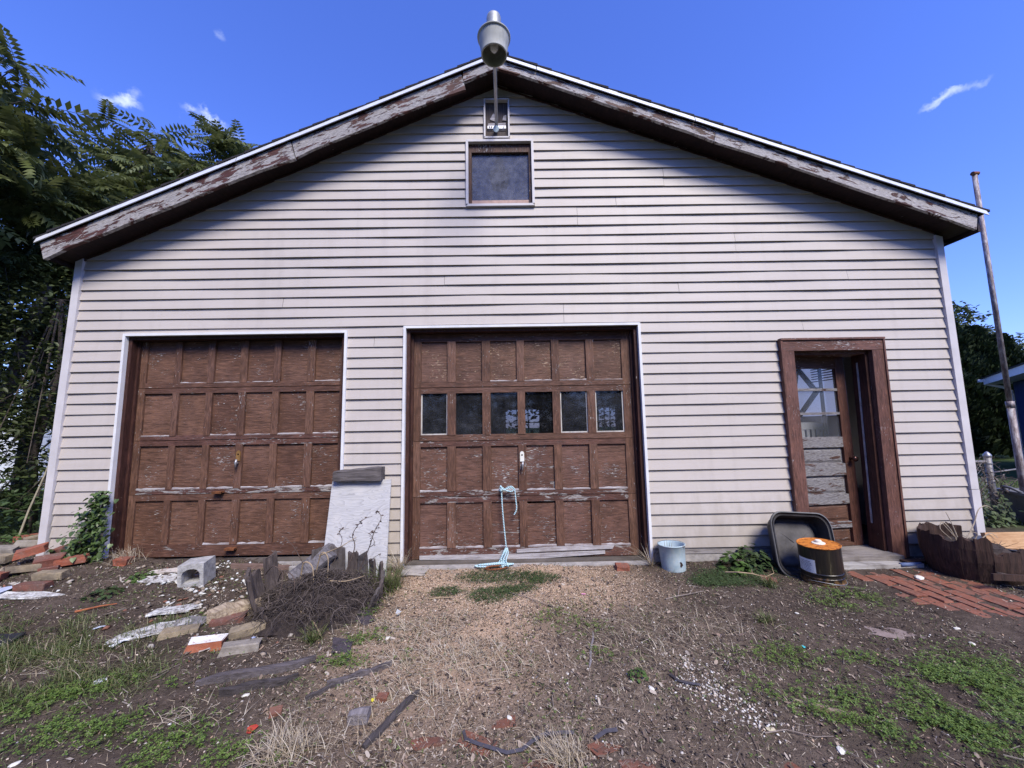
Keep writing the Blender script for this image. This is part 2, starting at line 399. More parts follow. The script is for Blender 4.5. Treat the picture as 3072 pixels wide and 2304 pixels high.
# sheathing wall with the openings left out
def wall_with_holes(mb, x0, x1, z0, z1, y0, y1, holes, top=None):
    xs = sorted({x0, x1} | {h[0] for h in holes} | {h[1] for h in holes} | ({APX} if top else set()))
    for a, b in zip(xs, xs[1:]):
        zs = sorted({z0} | {h[2] for h in holes if h[0] <= a and h[1] >= b} | {h[3] for h in holes if h[0] <= a and h[1] >= b})
        segs = []; cur = z0
        for h in sorted([h for h in holes if h[0] <= a+1e-6 and h[1] >= b-1e-6], key=lambda h: h[2]):
            if h[2] > cur: segs.append((cur, h[2], False))
            cur = max(cur, h[3])
        segs.append((cur, z1, True))
        for s0, s1, last in segs:
            if last and top: mb.prism([(a, s0), (b, s0), (b, top(b)), (a, top(a))], y0, y1)
            else: mb.box(a, b, y0, y1, s0, s1)
HOL = [D1, D2, WD, GW]
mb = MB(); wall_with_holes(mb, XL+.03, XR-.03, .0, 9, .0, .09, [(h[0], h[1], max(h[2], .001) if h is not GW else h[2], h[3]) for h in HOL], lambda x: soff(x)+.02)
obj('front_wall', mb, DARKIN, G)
mb = MB().box(XL+.03, XL+.12, .092, 7.3, 0, 2.93); obj('side_wall', mb, SIDING, G)
mb = MB().box(XR-.12, XR-.03, .092, .12, 0, 3.08).box(XR-.12, XR-.03, .12, .92, 0, 1.25).box(XR-.12, XR-.03, .12, .92, 2.7, 3.08).box(XR-.12, XR-.03, .92, 1.12, 0, 3.08).box(XR-.12, XR-.03, 1.12, 2.08, 0, 1.35).box(XR-.12, XR-.03, 1.12, 2.08, 2.55, 3.08).box(XR-.12, XR-.03, 2.08, 7.3, 0, 3.08); obj('side_wall', mb, SIDING, G)
obj('added_window_bar', MB().box(XR-.092, XR-.058, .12, .92, 1.62, 1.65), TRIM, G)  # bar across an unseen opening added to let sun onto the chair
BW = [(-.10,.86,1.02,1.76), (2.56,3.05,1.05,1.78)]
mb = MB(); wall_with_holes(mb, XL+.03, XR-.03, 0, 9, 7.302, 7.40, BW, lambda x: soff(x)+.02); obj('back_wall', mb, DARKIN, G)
for b in BW:
    mb = MB()
    for x in np.linspace(b[0], b[1], 4)[1:-1]: mb.box(x-.012, x+.012, 7.33, 7.36, b[2], b[3])
    mb.box(b[0], b[1], 7.331, 7.361, (b[2]+b[3])/2-.012, (b[2]+b[3])/2+.012); obj('back_window', mb, TRIM, G)
obj('floor_slab', MB().box(XL+.05, XR-.05, .205, 7.29, -.15, .03), plain('oil_dark_floor', (.05,.045,.045), .9, .3, 6, .2), G)
# foundation strips below the siding
for a, b in ((XL+.01, -3.70), (-1.56, -1.0), (1.285, 2.64), (3.63, XR-.01)): obj('foundation', MB().box(a, b, -.004, .05, -.2, .165, .004), CONC, G)
obj('foundation_sill', MB().box(1.29, 2.63, -.012, .02, .085, .150, .002), weathered('sill_wood', 'x'), G)
obj('door_sill', MB().box(-1.0, 1.28, -.075, .20, -.15, .032, .006), CONC, G)
obj('door_sill', MB().box(-3.69, -1.57, -.04, .20, -.15, .085, .006), CONC, G)

# lap siding: each board is its own piece
PITCHZ = .1015; Z0 = .14
def free(x0, x1, z0, z1):
    """strips of the lap that are not covered by an opening: (xa, xb, za, zb)"""
    xs = sorted({x0, x1} | {min(max(v, x0), x1) for h in BOXES for v in h[:2]})
    out = []
    for a, b in zip(xs, xs[1:]):
        if b-a < 1e-4: continue
        rng = [(z0, z1)]
        for h in BOXES:
            if h[0] <= a+1e-6 and h[1] >= b-1e-6:
                nr = []
                for p, q in rng:
                    if h[3] <= p or h[2] >= q: nr.append((p, q))
                    else:
                        if h[2] > p: nr.append((p, h[2]))
                        if h[3] < q: nr.append((h[3], q))
                rng = nr
        for p, q in rng:
            if q-p > .004: out.append((a, b, p, q))
    return out
SEAMS = {9: [-2.9], 14: [3.1], 24: [1.7], 25: [-.62, 3.4], 21: [.55], 22: [.55], 26: [1.25], 27: [1.25], 28: [2.30], 29: [2.30], 30: [-.45], 31: [.72], 32: [.72],
         33: [1.12], 34: [-1.6], 35: [1.62], 36: [1.62], 23: [-2.2], 20: [2.9], 19: [-1.3]}
bw = random.Random(4)
nlap = int((4.84-Z0)/PITCHZ)+1
for k in range(nlap):
    z0 = Z0 + k*PITCHZ; z1 = z0+PITCHZ+.012
    xl, xr = XL+.055, XR-.055
    cand = [float(x) for x in np.linspace(XL, XR, 1200) if soff(x) >= z0-.005]
    if not cand: continue
    xl = max(xl, cand[0]); xr = min(xr, cand[-1])
    if xr-xl < .06: continue
    st = free(xl, xr, z0, min(z1, 5.0))
    cuts = SEAMS.get(k, [])
    st2 = []
    for a, b, p, q in st:
        for c in cuts:
            if a+.05 < c < b-.05: st2.append((a, c, p, q)); a = c+.003
        st2.append((a, b, p, q))
    groups = []
    for s_ in st2:
        if groups and abs(groups[-1][-1][1]-s_[0]) < 1e-6: groups[-1].append(s_)
        elif groups and s_[0] == groups[-1][-1][0] and s_[2] > groups[-1][-1][2]: groups.append([s_])
        else: groups.append([s_])
    for gi, gr in enumerate(groups):
        mb = MB(); dy = bw.uniform(-.0012, .0012); dz = bw.uniform(-.0015, .0015); tilt = bw.uniform(-.0004, .0004)
        for a, b, p, q in gr:
            nseg = max(1, int((b-a)/.45)); xs = np.linspace(a, b, nseg+1)
            for xa, xb in zip(xs, xs[1:]):
                def yy(z, x): return -.0240 + .0190*(z-z0)/(PITCHZ+.012) + dy + .0020*math.sin(x*2.7+k*1.9)+.0010*math.sin(x*6.1+k*3.3)
                za = lambda x: dz + tilt*x + .0018*math.sin(x*1.3+k*.35)
                vs = [(xa, yy(p, xa), p+za(xa)), (xb, yy(p, xb), p+za(xb)), (xb, yy(q, xb), q+za(xb)), (xa, yy(q, xa), q+za(xa))]
                mb.add(vs, [(0,1,2,3)])
                if p <= z0+1e-6:
                    mb.add([(xa, yy(p, xa), p+za(xa)), (xb, yy(p, xb), p+za(xb)), (xb, -.003, p+za(xb)+.004), (xa, -.003, p+za(xa)+.004)], [(3,2,1,0)])
        obj('siding_board', mb, SIDING, G)
# corner boards
obj('corner_board', MB().prism([(-4.292,.16),(-4.222,.16),(-4.165,3.02),(-4.235,2.99)], -.040, .02), CORNER, G)
obj('corner_board', MB().prism([(4.305,.62),(4.378,.62),(4.388,3.10),(4.318,3.12)], -.040, .02), CORNER, G)
obj('corner_board', MB().prism([(4.300,.12),(4.376,.12),(4.3785,.615),(4.3035,.615)], -.042, .02), CORNER, G)

# ------------------------------------------------------------------ roof
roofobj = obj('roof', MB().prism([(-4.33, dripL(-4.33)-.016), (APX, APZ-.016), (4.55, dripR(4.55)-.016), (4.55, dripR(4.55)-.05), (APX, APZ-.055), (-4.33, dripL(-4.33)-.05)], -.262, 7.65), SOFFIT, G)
for side in (-1, 1):
    L = (4.30 if side < 0 else 4.66); n = 34
    for i in range(n):
        t0 = i/n; t1 = (i+1)/n + .010
        if side < 0: x0 = -4.385 + 4.31*t0; x1 = min(-4.385 + 4.31*t1, APX+.0); zf = dripL
        else: x0 = 4.605 - 4.68*t0; x1 = max(4.605 - 4.68*t1, APX); zf = dripR
        dz0 = .016 + random.uniform(-.002, .002); fy = -.266 - random.uniform(0, .012)
        vs = [(x0, fy, zf(x0)-.006), (x0, 7.7, zf(x0)-.006), (x1, 7.7, zf(x1)-.004), (x1, fy, zf(x1)-.004),
              (x0, fy, zf(x0)+dz0), (x0, 7.7, zf(x0)+dz0), (x1, 7.7, zf(x1)+.004), (x1, fy, zf(x1)+.004)]
        obj('shingle_course', MB().add(vs, [(0,1,2,3),(7,6,5,4),(0,4,5,1),(1,5,6,2),(2,6,7,3),(3,7,4,0)]), SHINGLE, roofobj)
obj('ridge_cap', MB().prism([(APX-.13, APZ-.036), (APX, APZ+.022), (APX+.13, APZ-.030), (APX+.13, APZ-.018), (APX, APZ+.036), (APX-.13, APZ-.022)], -.288, 7.7), SHINGLE, roofobj)
# drip edge in lengths
def strip(mb, x0, x1, zf, top, bot, y0, y1):
    return mb.prism([(x0, zf(x0)-bot), (x1, zf(x1)-bot), (x1, zf(x1)-top), (x0, zf(x0)-top)], y0, y1)
for a, b in ((-4.357, -2.56), (-2.553, APX)):
    mb = MB(); vs = []
    for x in (a, b): vs += [(x, -.268, dripL(x)-.008), (x, -.285, dripL(x)-.060), (x, -.276, dripL(x)-.060), (x, -.262, dripL(x)-.008)]
    obj('drip_edge', mb.add(vs, [(0,1,5,4),(1,2,6,5),(2,3,7,6),(3,0,4,7),(3,2,1,0),(4,5,6,7)]), DRIP, roofobj)
for a, b in ((APX+.006, .32), (.327, 1.85), (1.857, 4.573)):
    mb = MB(); vs = []
    for x in (a, b): vs += [(x, -.268, dripR(x)-.008), (x, -.285, dripR(x)-.060), (x, -.276, dripR(x)-.060), (x, -.262, dripR(x)-.008)]
    obj('drip_edge', mb.add(vs, [(0,1,5,4),(1,2,6,5),(2,3,7,6),(3,0,4,7),(3,2,1,0),(4,5,6,7)]), DRIP, roofobj)
# rake boards
def rake(x0, x1, lo, hi, y0, y1, mat, slant=0., label=None, nseg=8):
    xs = np.linspace(x0, x1, nseg+1); mb = MB()
    up_ = [(x+slant*.0, hi(x)) for x in xs]; dn = [(x + (slant if i in (0, nseg) else 0), lo(x)+random.uniform(-.004, .004)) for i, x in enumerate(xs)]
    for i in range(nseg): mb.prism([dn[i], dn[i+1], up_[i+1], up_[i]], y0, y1)
    bm = bmesh.new(); me = mb.mesh('rake_board'); bm.from_mesh(me); bmesh.ops.remove_doubles(bm, verts=bm.verts, dist=1e-5)
    inner = [f for f in bm.faces if abs(f.normal.x) > .5 and all(x0+.08 < v.co.x < x1-.08 for v in f.verts)]
    bmesh.ops.delete(bm, geom=inner, context='FACES_ONLY'); bm.to_mesh(me); bm.free()
    o = obj('rake_board', me, mat, roofobj)
    if label: o['label'] = label
    return o
rake(-4.33, -2.06, rakeL, lambda x: dripL(x)-.062, -.258, -.225, RAKEL, .05)
rake(-2.050, -.42, lambda x: rakeL(x)+.005, lambda x: dripL(x)-.062, -.252, -.225, RAKEL, .045)
rake(-.40, APX-.004, lambda x: rakeL(x)+.075, lambda x: dripL(x)-.062, -.2585, -.225, RAKEL, 0, None, 3)
rake(APX+.012, 2.06, rakeR, lambda x: dripR(x)-.062, -.255, -.225, RAKER, -.03)
rake(2.066, 4.50, rakeR, lambda x: dripR(x)-.062, -.252, -.225, RAKER, -.03)
# soffit under the overhang and the two eave boards
def ss(x, lf): return lf(x)+.034
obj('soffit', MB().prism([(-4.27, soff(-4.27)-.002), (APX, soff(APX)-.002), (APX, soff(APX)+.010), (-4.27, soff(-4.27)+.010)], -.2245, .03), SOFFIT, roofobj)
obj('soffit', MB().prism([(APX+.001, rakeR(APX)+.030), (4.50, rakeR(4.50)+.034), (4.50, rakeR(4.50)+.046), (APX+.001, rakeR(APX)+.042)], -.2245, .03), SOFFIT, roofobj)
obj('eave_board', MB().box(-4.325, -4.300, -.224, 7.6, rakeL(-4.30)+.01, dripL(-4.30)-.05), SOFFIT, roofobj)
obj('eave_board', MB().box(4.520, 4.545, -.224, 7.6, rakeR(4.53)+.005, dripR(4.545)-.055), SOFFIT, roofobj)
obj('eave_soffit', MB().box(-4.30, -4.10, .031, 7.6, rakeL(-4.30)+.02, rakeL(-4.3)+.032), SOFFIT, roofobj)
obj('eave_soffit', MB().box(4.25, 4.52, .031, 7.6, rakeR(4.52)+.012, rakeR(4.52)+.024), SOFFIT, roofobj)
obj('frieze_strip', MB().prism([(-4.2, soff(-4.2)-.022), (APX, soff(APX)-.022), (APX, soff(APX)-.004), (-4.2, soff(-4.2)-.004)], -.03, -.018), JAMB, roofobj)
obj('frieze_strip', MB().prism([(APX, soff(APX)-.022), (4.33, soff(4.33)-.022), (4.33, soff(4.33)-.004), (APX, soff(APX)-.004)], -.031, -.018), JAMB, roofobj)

# ------------------------------------------------------------------ overhead doors
def jtrim(parent, h, wd, bottom=False, mat=None, y0=-.040, y1=.0):
    mat = mat or TRIM
    a, b, c, d = h
    obj('trim', MB().prism([(a-wd, c), (a, c), (a, d), (a-wd, d+wd)], y0, y1), mat, parent)
    obj('trim', MB().prism([(b, c), (b+wd, c), (b+wd, d+wd), (b, d)], y0, y1), mat, parent)
    obj('trim', MB().prism([(a, d+.0005), (b, d+.0005), (b+wd, d+wd), (a-wd, d+wd)], y0-.001, y1), mat, parent)
    if bottom: obj('trim', MB().prism([(a, c-.0005), (a-wd, c-wd), (b+wd, c-wd), (b, c-.0005)], y0-.001, y1), mat, parent)
def overhead(h, cols, rows, seams, leafx, bottom, glass_row, flakes, name, label):
    a, b, c, d = h; yl = .085
    frame = obj('door_frame', MB().box(a, a+.032, .0, .20, c-.02, d).box(b-.032, b, .0, .20, c-.02, d).box(a+.033, b-.033, .001, .199, d-.030, d).box(a+.033, a+.055, .06, .082, c, d-.031).box(b-.055, b-.033, .06, .082, c, d-.031), JAMB, G)
    jtrim(frame, (a, b, c-.03, d), .024)
    lx0, lx1 = leafx; top = d-.031
    edges = [top] + list(seams) + [bottom]
    sec = [(edges[i+1], edges[i]) for i in range(4)]     # (low, high) of each section
    door = bpy.data.objects.new(name, None); COL.objects.link(door); door.parent = G; door['label'] = label
    for lo, hi in sec:
        obj('side_stile', MB().box(lx0, cols[0][0], yl+.001, yl+.036, lo+.002, hi-.002), STILEP, door); obj('side_stile', MB().box(cols[-1][1], lx1, yl+.001, yl+.036, lo+.002, hi-.002), STILEP, door)
    for r, (lo, hi) in enumerate(sec):
        plo, phi = rows[r]
        j = lambda: random.uniform(-.0015, .0015)
        if hi-phi > .01: obj('rail', MB().box(cols[0][0]-.001, cols[-1][1]+.001, yl-.002+j(), yl+.036, phi, hi-.003), RAILB if r in flakes and r > 1 else RAILP, door)
        obj('rail', MB().box(cols[0][0]-.001, cols[-1][1]+.001, yl-.004+j(), yl+.036, lo+.003, plo), RAILB if r in flakes else RAILP, door)
        for q in range(len(cols)-1):
            x0, x1 = cols[q][1], cols[q+1][0]; t = random.uniform(-.002, .002)
            obj('stile', MB().prism([(x0+t, plo-.006), (x1+t, plo-.006), (x1, phi+.002), (x0, phi+.002)], yl-.007+j(), yl+.034), STILEP, door)
        for q, (x0, x1) in enumerate(cols):
            if r == glass_row:
                gy = yl+.022
                obj('pane', MB().box(x0+.001, x1-.001, gy, gy+.004, plo+.001, phi-.001), GLASSC if q == 3 else GLASS, door)
                if q in (0, 4, 5):
                    p = MB().box(x0, x0+.012, gy-.008, gy-.001, plo, phi).box(x1-.012, x1, gy-.008, gy-.001, plo, phi).box(x0+.012, x1-.012, gy-.0085, gy-.001, plo, plo+.012)
                    obj('putty_strip', p, weathered('old_putty', 'z', (.35,.33,.32), (.62,.6,.58)) if q == 0 else bpy.data.materials['old_putty'], door)
            else:
                if random.random() < (.85 if r in (1, 2) else .5):
                    ed = MB(); xs_ = np.linspace(x0, x1, 7)
                    tops_ = [plo+random.uniform(.001, .011) for _ in xs_]
                    for e_ in range(6): ed.add([(xs_[e_], yl-.0055, plo-.007), (xs_[e_+1], yl-.0055, plo-.007), (xs_[e_+1], yl+.004, tops_[e_+1]), (xs_[e_], yl+.004, tops_[e_])], [(0,1,2,3)])
                    obj('worn_ledge', ed, GREYH, door)
                drop = .012 if (r == 3 and q == 3 and glass_row is not None) else 0
                obj('panel', MB().box(x0+.0005, x1-.0005, yl+.016+j(), yl+.026, plo-.004-drop, phi+.003-drop*2), PANEL2 if r in flakes and glass_row is not None else (PANEL3 if glass_row is not None and r == 0 else PANEL1), door)
    return door
C1 = [(-3.563,-3.285),(-3.225,-2.962),(-2.898,-2.645),(-2.575,-2.315),(-2.248,-1.984),(-1.910,-1.662)]
C2 = [(-.864,-.603),(-.522,-.261),(-.181,.084),(.158,.429),(.504,.772),(.85,1.128)]
d1 = overhead(D1, C1, [(1.757,2.168),(1.246,1.655),(.745,1.148),(.232,.632)], (1.708,1.199,.690), (-3.643,-1.615), .118, None, (1, 2), 'garage_door', 'brown wooden overhead door with twenty-four solid panels')
d2 = overhead(D2, C2, [(1.727,2.128),(1.207,1.612),(.677,1.093),(.157,.563)], (1.668,1.147,.62), (-.951,1.234), .05, 1, (2, 3), 'garage_door', 'brown wooden overhead door with a row of six window panes')
def latch(parent, x, z, plate, mat, hz):
    y = .078
    o = obj('lock_plate', MB().prism([(x-.02, z-.05), (x+.02, z-.05), (x+.02, z+.03), (x+.013, z+.043), (x, z+.048), (x-.013, z+.043), (x-.02, z+.03)], y-.006, y), mat, parent)
    hb = MB().tube([(x+.003, y-.006, hz+.02), (x+.004, y-.030, hz+.018)], .007, 8).tube([(x+.006, y-.034, hz+.055), (x+.002, y-.038, hz+.02), (x, y-.034, hz-.03)], [.009, .012, .004], 8)
    obj('handle', hb, GALV, parent, smooth=True)
    obj('keyhole', MB().tube([(x, y-.0075, z+.012), (x, y-.0055, z+.012)], .008, 10), KNOB, parent)
latch(d1, -2.607, 1.045, None, BRASS, .955)
latch(d2, .118, .990, None, WHITEM, .885)
for x, z in ((-2.762, .706), (-2.612, .190)):
    hp = MB()
    hp.box(x-.045, x+.045, .052, .079, z-.006, z+.010, .002).box(x-.045, x+.045, .030, .052, z+.004, z+.010, .002).box(x-.045, x+.045, .0300, .0345, z-.008, z+.0035)
    obj('lift_handle', hp, RUST, d1)
# splintered bottom rail of the middle door
obj('bottom_board', MB().prism([(-.86,.052), (.20,.040), (.88,.075), (.88,.104), (.10,.088), (-.86,.088)], .068, .081), GREYH, d2)
obj('bottom_board', MB().prism([(.05,.100), (.95,.118), (.97,.150), (.42,.148), (.05,.128)], .068, .0805), GREYH, d2)

# ------------------------------------------------------------------ entry door, ajar, with its casing
cas = MB().prism([(2.632,.42-.37), (2.700,.05), (2.700,2.010), (2.632,2.076)], -.046, .0)
door_case = obj('door_casing', MB().prism([(2.650,.05), (2.755,.05), (2.762,1.953), (2.655,2.0)], -.050, .0), CASING, G)
obj('casing_board', MB().prism([(3.485,.02), (3.606,.02), (3.632,1.955), (3.524,1.953)], -.050, .0), CASING, door_case)
obj('casing_board', MB().prism([(2.655,1.956), (3.634,1.956), (3.632,2.058), (2.652,2.058)], -.052, .0), CASINGH, door_case)
obj('casing_moulding', MB().box(2.634, 3.650, -.066, .0, 2.060, 2.078), CASINGH, door_case)
obj('casing_moulding', MB().prism([(2.628,.05), (2.647,.05), (2.652,2.058), (2.634,2.058)], -.060, .0), CASING, door_case)
obj('casing_moulding', MB().prism([(3.609,.03), (3.628,.03), (3.650,2.058), (3.635,2.058)], -.060, .0), CASING, door_case)
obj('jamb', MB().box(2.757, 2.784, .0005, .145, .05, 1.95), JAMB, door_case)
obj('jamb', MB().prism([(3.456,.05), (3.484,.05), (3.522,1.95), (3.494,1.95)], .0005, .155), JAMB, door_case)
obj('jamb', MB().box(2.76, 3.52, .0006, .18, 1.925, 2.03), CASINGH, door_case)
obj('strike_strip', MB().prism([(3.449,.3), (3.4555,.3), (3.4935,1.85), (3.487,1.85)], .085, .10), plain('worn_white_paint', (.34,.33,.33), .7, .35), door_case)
# leaf, hinged on the left and swung a little inward
leaf = obj('entry_door', MB(), STILEP, G)
LW, LH = .655, 1.855
lm = MB().box(0, .085, 0, .036, 0, LH).box(LW-.105, LW, 0, .036, 0, LH)
leaf.data = lm.mesh('entry_door'); leaf.data.materials.append(painted_wood('entry_stile_paint', 'z', .42, .15, (.090,.038,.026)))
leaf.location = (2.787, .10, .072); leaf.rotation_euler = (0, 0, R(7.5))
leaf['label'] = 'weathered half-glazed entry door standing ajar'
ex0, ex1 = .086, LW-.106
ENTW = painted_wood('entry_bare_wood', 'x', .6, 1.12, (.09,.045,.034), (.15,.14,.15), (.35,.335,.35))
zs = [('rail', 1.735, 1.853, RAILP), ('muntin', 1.507, 1.532, ENTW), ('muntin', 1.268, 1.292, ENTW), ('rail', .945, 1.048, ENTW), ('rail', .672, .785, ENTW), ('rail', .398, .490, ENTW), ('rail', .172, .228, ENTW), ('rail', .002, .030, RAILP)]
for n_, a_, b_, m_ in zs: obj(n_, MB().box(ex0, ex1, .001, .034, a_, b_, .0006), m_, leaf)
for a_, b_ in ((1.048,1.268), (1.292,1.507), (1.532,1.735)): obj('pane', MB().box(ex0, ex1, .016, .020, a_, b_), GLASSD, leaf)
for i_, (a_, b_) in enumerate(((.785,.945), (.490,.672), (.228,.398), (.030,.172))):
    m_ = ENTW if i_ < 2 else RAILP
    obj('panel', MB().box(ex0, ex1, .027, .032, a_, b_), m_, leaf)
    p_ = MB(); e = .035
    p_.add([(ex0+.01, .0265, a_+.012), (ex1-.01, .0265, a_+.012), (ex1-.01, .0265, b_-.012), (ex0+.01, .0265, b_-.012), (ex0+e, .016, a_+e), (ex1-e, .016, a_+e), (ex1-e, .016, b_-e), (ex0+e, .016, b_-e)], [(0,1,5,4),(1,2,6,5),(2,3,7,6),(3,0,4,7),(4,5,6,7)])
    obj('raised_field', p_, m_, leaf)
kb = MB(); prof = [(.0,.0), (.016,.0), (.012,.012), (.010,.028), (.022,.036), (.028,.048), (.026,.060), (.014,.067), (.0,.068)]
kb.lathe(prof, 14); kb.v = [(x+LW-.045, -z, y+.83) for x, y, z in kb.v]
obj('knob', kb, KNOB, leaf, smooth=True)
# step boards before the entry
STEPW = weathered('step_wood', 'x', (.10,.085,.08), (.32,.29,.275), (.05,.035,.025), .5)
obj('step', MB().box(2.80, 3.50, -.145, -.003, -.06, .075, .006), STEPW, G)
obj('step', MB().box(2.72, 3.56, -.24, -.148, -.08, .038, .006), weathered('whitewashed_step', 'x', (.20,.185,.18), (.48,.46,.45), (.07,.05,.04), .6), G)
obj('sill', MB().box(2.77, 3.47, .0, .20, -.05, .068), STEPW, G)

# ------------------------------------------------------------------ gable window and the open light box above it
gw = obj('window', MB().box(-.375, -.345, .0, .05, 3.515, 4.19).box(.245, .272, .0, .05, 3.515, 4.19).box(-.344, .244, .0, .05, 4.10, 4.19).box(-.3445, .2445, .002, .05, 3.515, 3.535), painted_wood('gable_sash', 'z', .6, .35, (.06,.025,.018)), G)
jtrim(gw, (-.376, .271, 3.514, 4.192), .024, True, CORNER)
obj('pane', MB().box(-.344, .244, .030, .034, 3.585, 4.10), GLASSG, gw)
obj('lower_rail', MB().box(-.344, .244, .020, .045, 3.536, 3.584), plain('pinkish_bare_rail', (.42,.29,.25), .8, .2, 30, .3), gw)
vb = obj('light_box', MB().box(-.196, .038, -.002, .004, 4.245, 4.655), weathered('box_back_boards', 'z', (.03,.022,.02), (.12,.10,.10)), G)
jtrim(vb, (-.196, .038, 4.244, 4.656), .016, True, CORNER, -.045, -.0025)
obj('bracing_board', MB().box(-.17, .012, -.010, -.0025, 4.34, 4.42, .003), GREYH, vb)
obj('bracing_board', MB().prism([(-.15,4.46), (-.10,4.44), (-.08,4.50), (-.115,4.53)], -.012, -.0026), GREYH, vb)
obj('bracing_board', MB().prism([(-.02,4.45), (.02,4.445), (.022,4.51), (-.01,4.50)], -.012, -.0026), GREYH, vb)

# ------------------------------------------------------------------ things inside that show through the panes
PALE = plain('pale_insulation_board', (.55,.56,.60), .9, .12, 5, .1)
obj('partition', MB().box(2.2, 4.26, 2.20, 2.24, 1.36, 2.75), PALE, G)
for k in range(9): obj('blind_slat', MB().box(4.262, 4.285, 1.14, 1.66, 1.82+k*.034, 1.832+k*.034), DARKIN, G)
def brace(a, b, w_=.055, y=1.45):
    a = Vector((a[0], y, a[1])); b = Vector((b[0], y, b[1])); d = (b-a); c = (a+b)/2
    nrm = Vector((-d.z, 0, d.x)).normalized()*w_
    return MB().obox(c, d, Vector((0, .04, 0)), nrm)
M = Mat('added_glow_film'); t_ = M.t.nodes.new('ShaderNodeBsdfTranslucent'); t_.inputs[0].default_value = (.78,.80,.84,1); M.set('Base Color', (.5,.52,.56)); mx_ = M.t.nodes.new('ShaderNodeMixShader'); mx_.inputs[0].default_value = .75
M.t.links.new(M.b.outputs[0], mx_.inputs[1]); M.t.links.new(t_.outputs[0], mx_.inputs[2]); M.t.links.new(mx_.outputs[0], M.out.inputs[0])
obj('added_film', MB().box(4.300, 4.303, 1.10, 2.10, 1.33, 2.60), M.m, G)  # translucent sheet added over the side opening to glow pale behind the panes
def sbrace(a, b, x, w_=.06):
    a = Vector((x, *a)); b = Vector((x, *b)); d = b-a
    return MB().obox((a+b)/2, d, Vector((.03, 0, 0)), Vector((0, -d.z, d.y)).normalized()*w_)
obj('brace', sbrace((2.02,1.55), (1.86,2.12), 4.24), DARKIN, G); obj('brace', sbrace((1.90,2.14), (1.50,1.66), 4.20), DARKIN, G); obj('brace', sbrace((1.52,1.72), (1.92,1.36), 4.24), DARKIN, G)
obj('post', MB().box(4.19, 4.22, 1.42, 1.45, .03, 2.4), DARKIN, G)
# ------------------------------------------------------------------ ground sheet
def blob(x, y, cx, cy, rx, ry=None, p=1.6):
    ry = ry or rx; d = ((x-cx)/rx)**2 + ((y-cy)/ry)**2; return np.exp(-d**p)
def z_tan(x, y):
    v = np.maximum(blob(x, y, -.08, -.42, 1.02, .56), .9*blob(x, y, -.40, -1.10, .62, .75)) * (1-.9*sst(-.9, -1.3, x))
    return np.clip(v*(.35+1.3*fbm(x*3, y*3, 31)), 0, 1)
def z_dry(x, y):
    v = blob(x, y, .05, -1.3, 1.35, 1.1, 2); return np.clip(v*(.3+1.3*fbm(x*2.2, y*2.2, 33)), 0, 1)
CL = [(2.14,-1.74,.34,.20,1.25),(1.74,-1.90,.34,.18,1.0),(1.42,-1.43,.26,.11,.55),(1.85,-1.45,.16,.07,.5),(-.86,-1.22,.13,.14),(-.78,-1.38,.2,.06,.8),(-.98,-1.42,.14,.06,.8),(1.35,-1.75,.25,.13,.5),(-1.75,-1.86,.40,.12,.75),(-2.3,-1.70,.34,.12,.75),(-1.25,-2.05,.3,.12,.6),(-2.0,-1.55,.3,.08,.6),(2.5,-1.55,.3,.2,.4),(.38,-1.0,.26,.18,.4),(2.40,-.78,.28,.18,.5),(-1.12,-.78,.18,.2,.8),(.45,-1.42,.10,.07,.6),(2.2,-2.15,.4,.2,.5)]
def z_clover(x, y):
    v = 0*x
    for c in CL: v = np.maximum(v, blob(x, y, *c[:4])*(c[4] if len(c) > 4 else 1))
    return np.clip(v*np.clip(fbm(x*7, y*7, 41)*3.4-1.15, 0, 1.1), 0, 1)
MT = [(-.12,-.26,.30,.13),(-.16,-.62,.17,.13),(-.52,-.52,.12,.08),(.05,-.50,.15,.08),(1.85,-.36,.30,.16),(1.62,-.45,.18,.12),(.25,-.32,.14,.1)]
def z_mat(x, y):
    v = 0*x
    for c in MT: v = np.maximum(v, blob(x, y, *c, p=2.2))
    return np.clip(v*(.35+1.2*fbm(x*5, y*5, 47)), 0, 1)
GR = [(-2.5,-1.20,.34,.22),(-2.35,-1.48,.50,.20),(-2.9,-1.30,.4,.25),(-1.04,-.50,.12,.20),(2.35,-2.15,.5,.2),(-2.2,-1.0,.22,.14),(-3.3,-1.05,.5,.12),(-2.75,-1.65,.6,.2)]
def z_grass(x, y):
    v = 0*x
    for c in GR: v = np.maximum(v, blob(x, y, *c))
    return np.clip(v*np.clip(fbm(x*6, y*6, 51)*3.0-.95, 0, 1), 0, 1)
def axis(lo, hi, step, far, grow=1.28):
    c = list(np.arange(lo, hi+1e-6, step)); a = []; d = step; x = hi
    while x < far: d *= grow; x += d; a.append(x)
    b = []; d = step; x = lo
    while x > -far: d *= grow; x -= d; b.append(x)
    return np.array(b[::-1] + c + a)
gxs = axis(-6.2, 5.4, .035, 420); gys = axis(-3.2, .7, .035, 420)
GX, GY = np.meshgrid(gxs, gys); nx, ny = len(gxs), len(gys)
GZ = ground_z(GX, GY); fine = (np.abs(GX) < 6)*(GY > -3.1)*(GY < .6)
GZ = GZ + fine*(GZ > -.055)*((fbm(GX*40, GY*40, 61, 2)-.5)*.012)
V = np.stack([GX.ravel(), GY.ravel(), GZ.ravel()], 1)
i = np.arange((ny-1)*(nx-1)); r_, c_ = i//(nx-1), i % (nx-1); a_ = r_*nx+c_
F = np.stack([a_, a_+1, a_+nx+1, a_+nx], 1)
M = Mat('bare_yard_soil'); P = M.pos()
n1 = M.noise(P, 3.0, 6, .65); n2 = M.noise(P, 26, 6, .7); n3 = M.noise(P, 110, 4, .6)
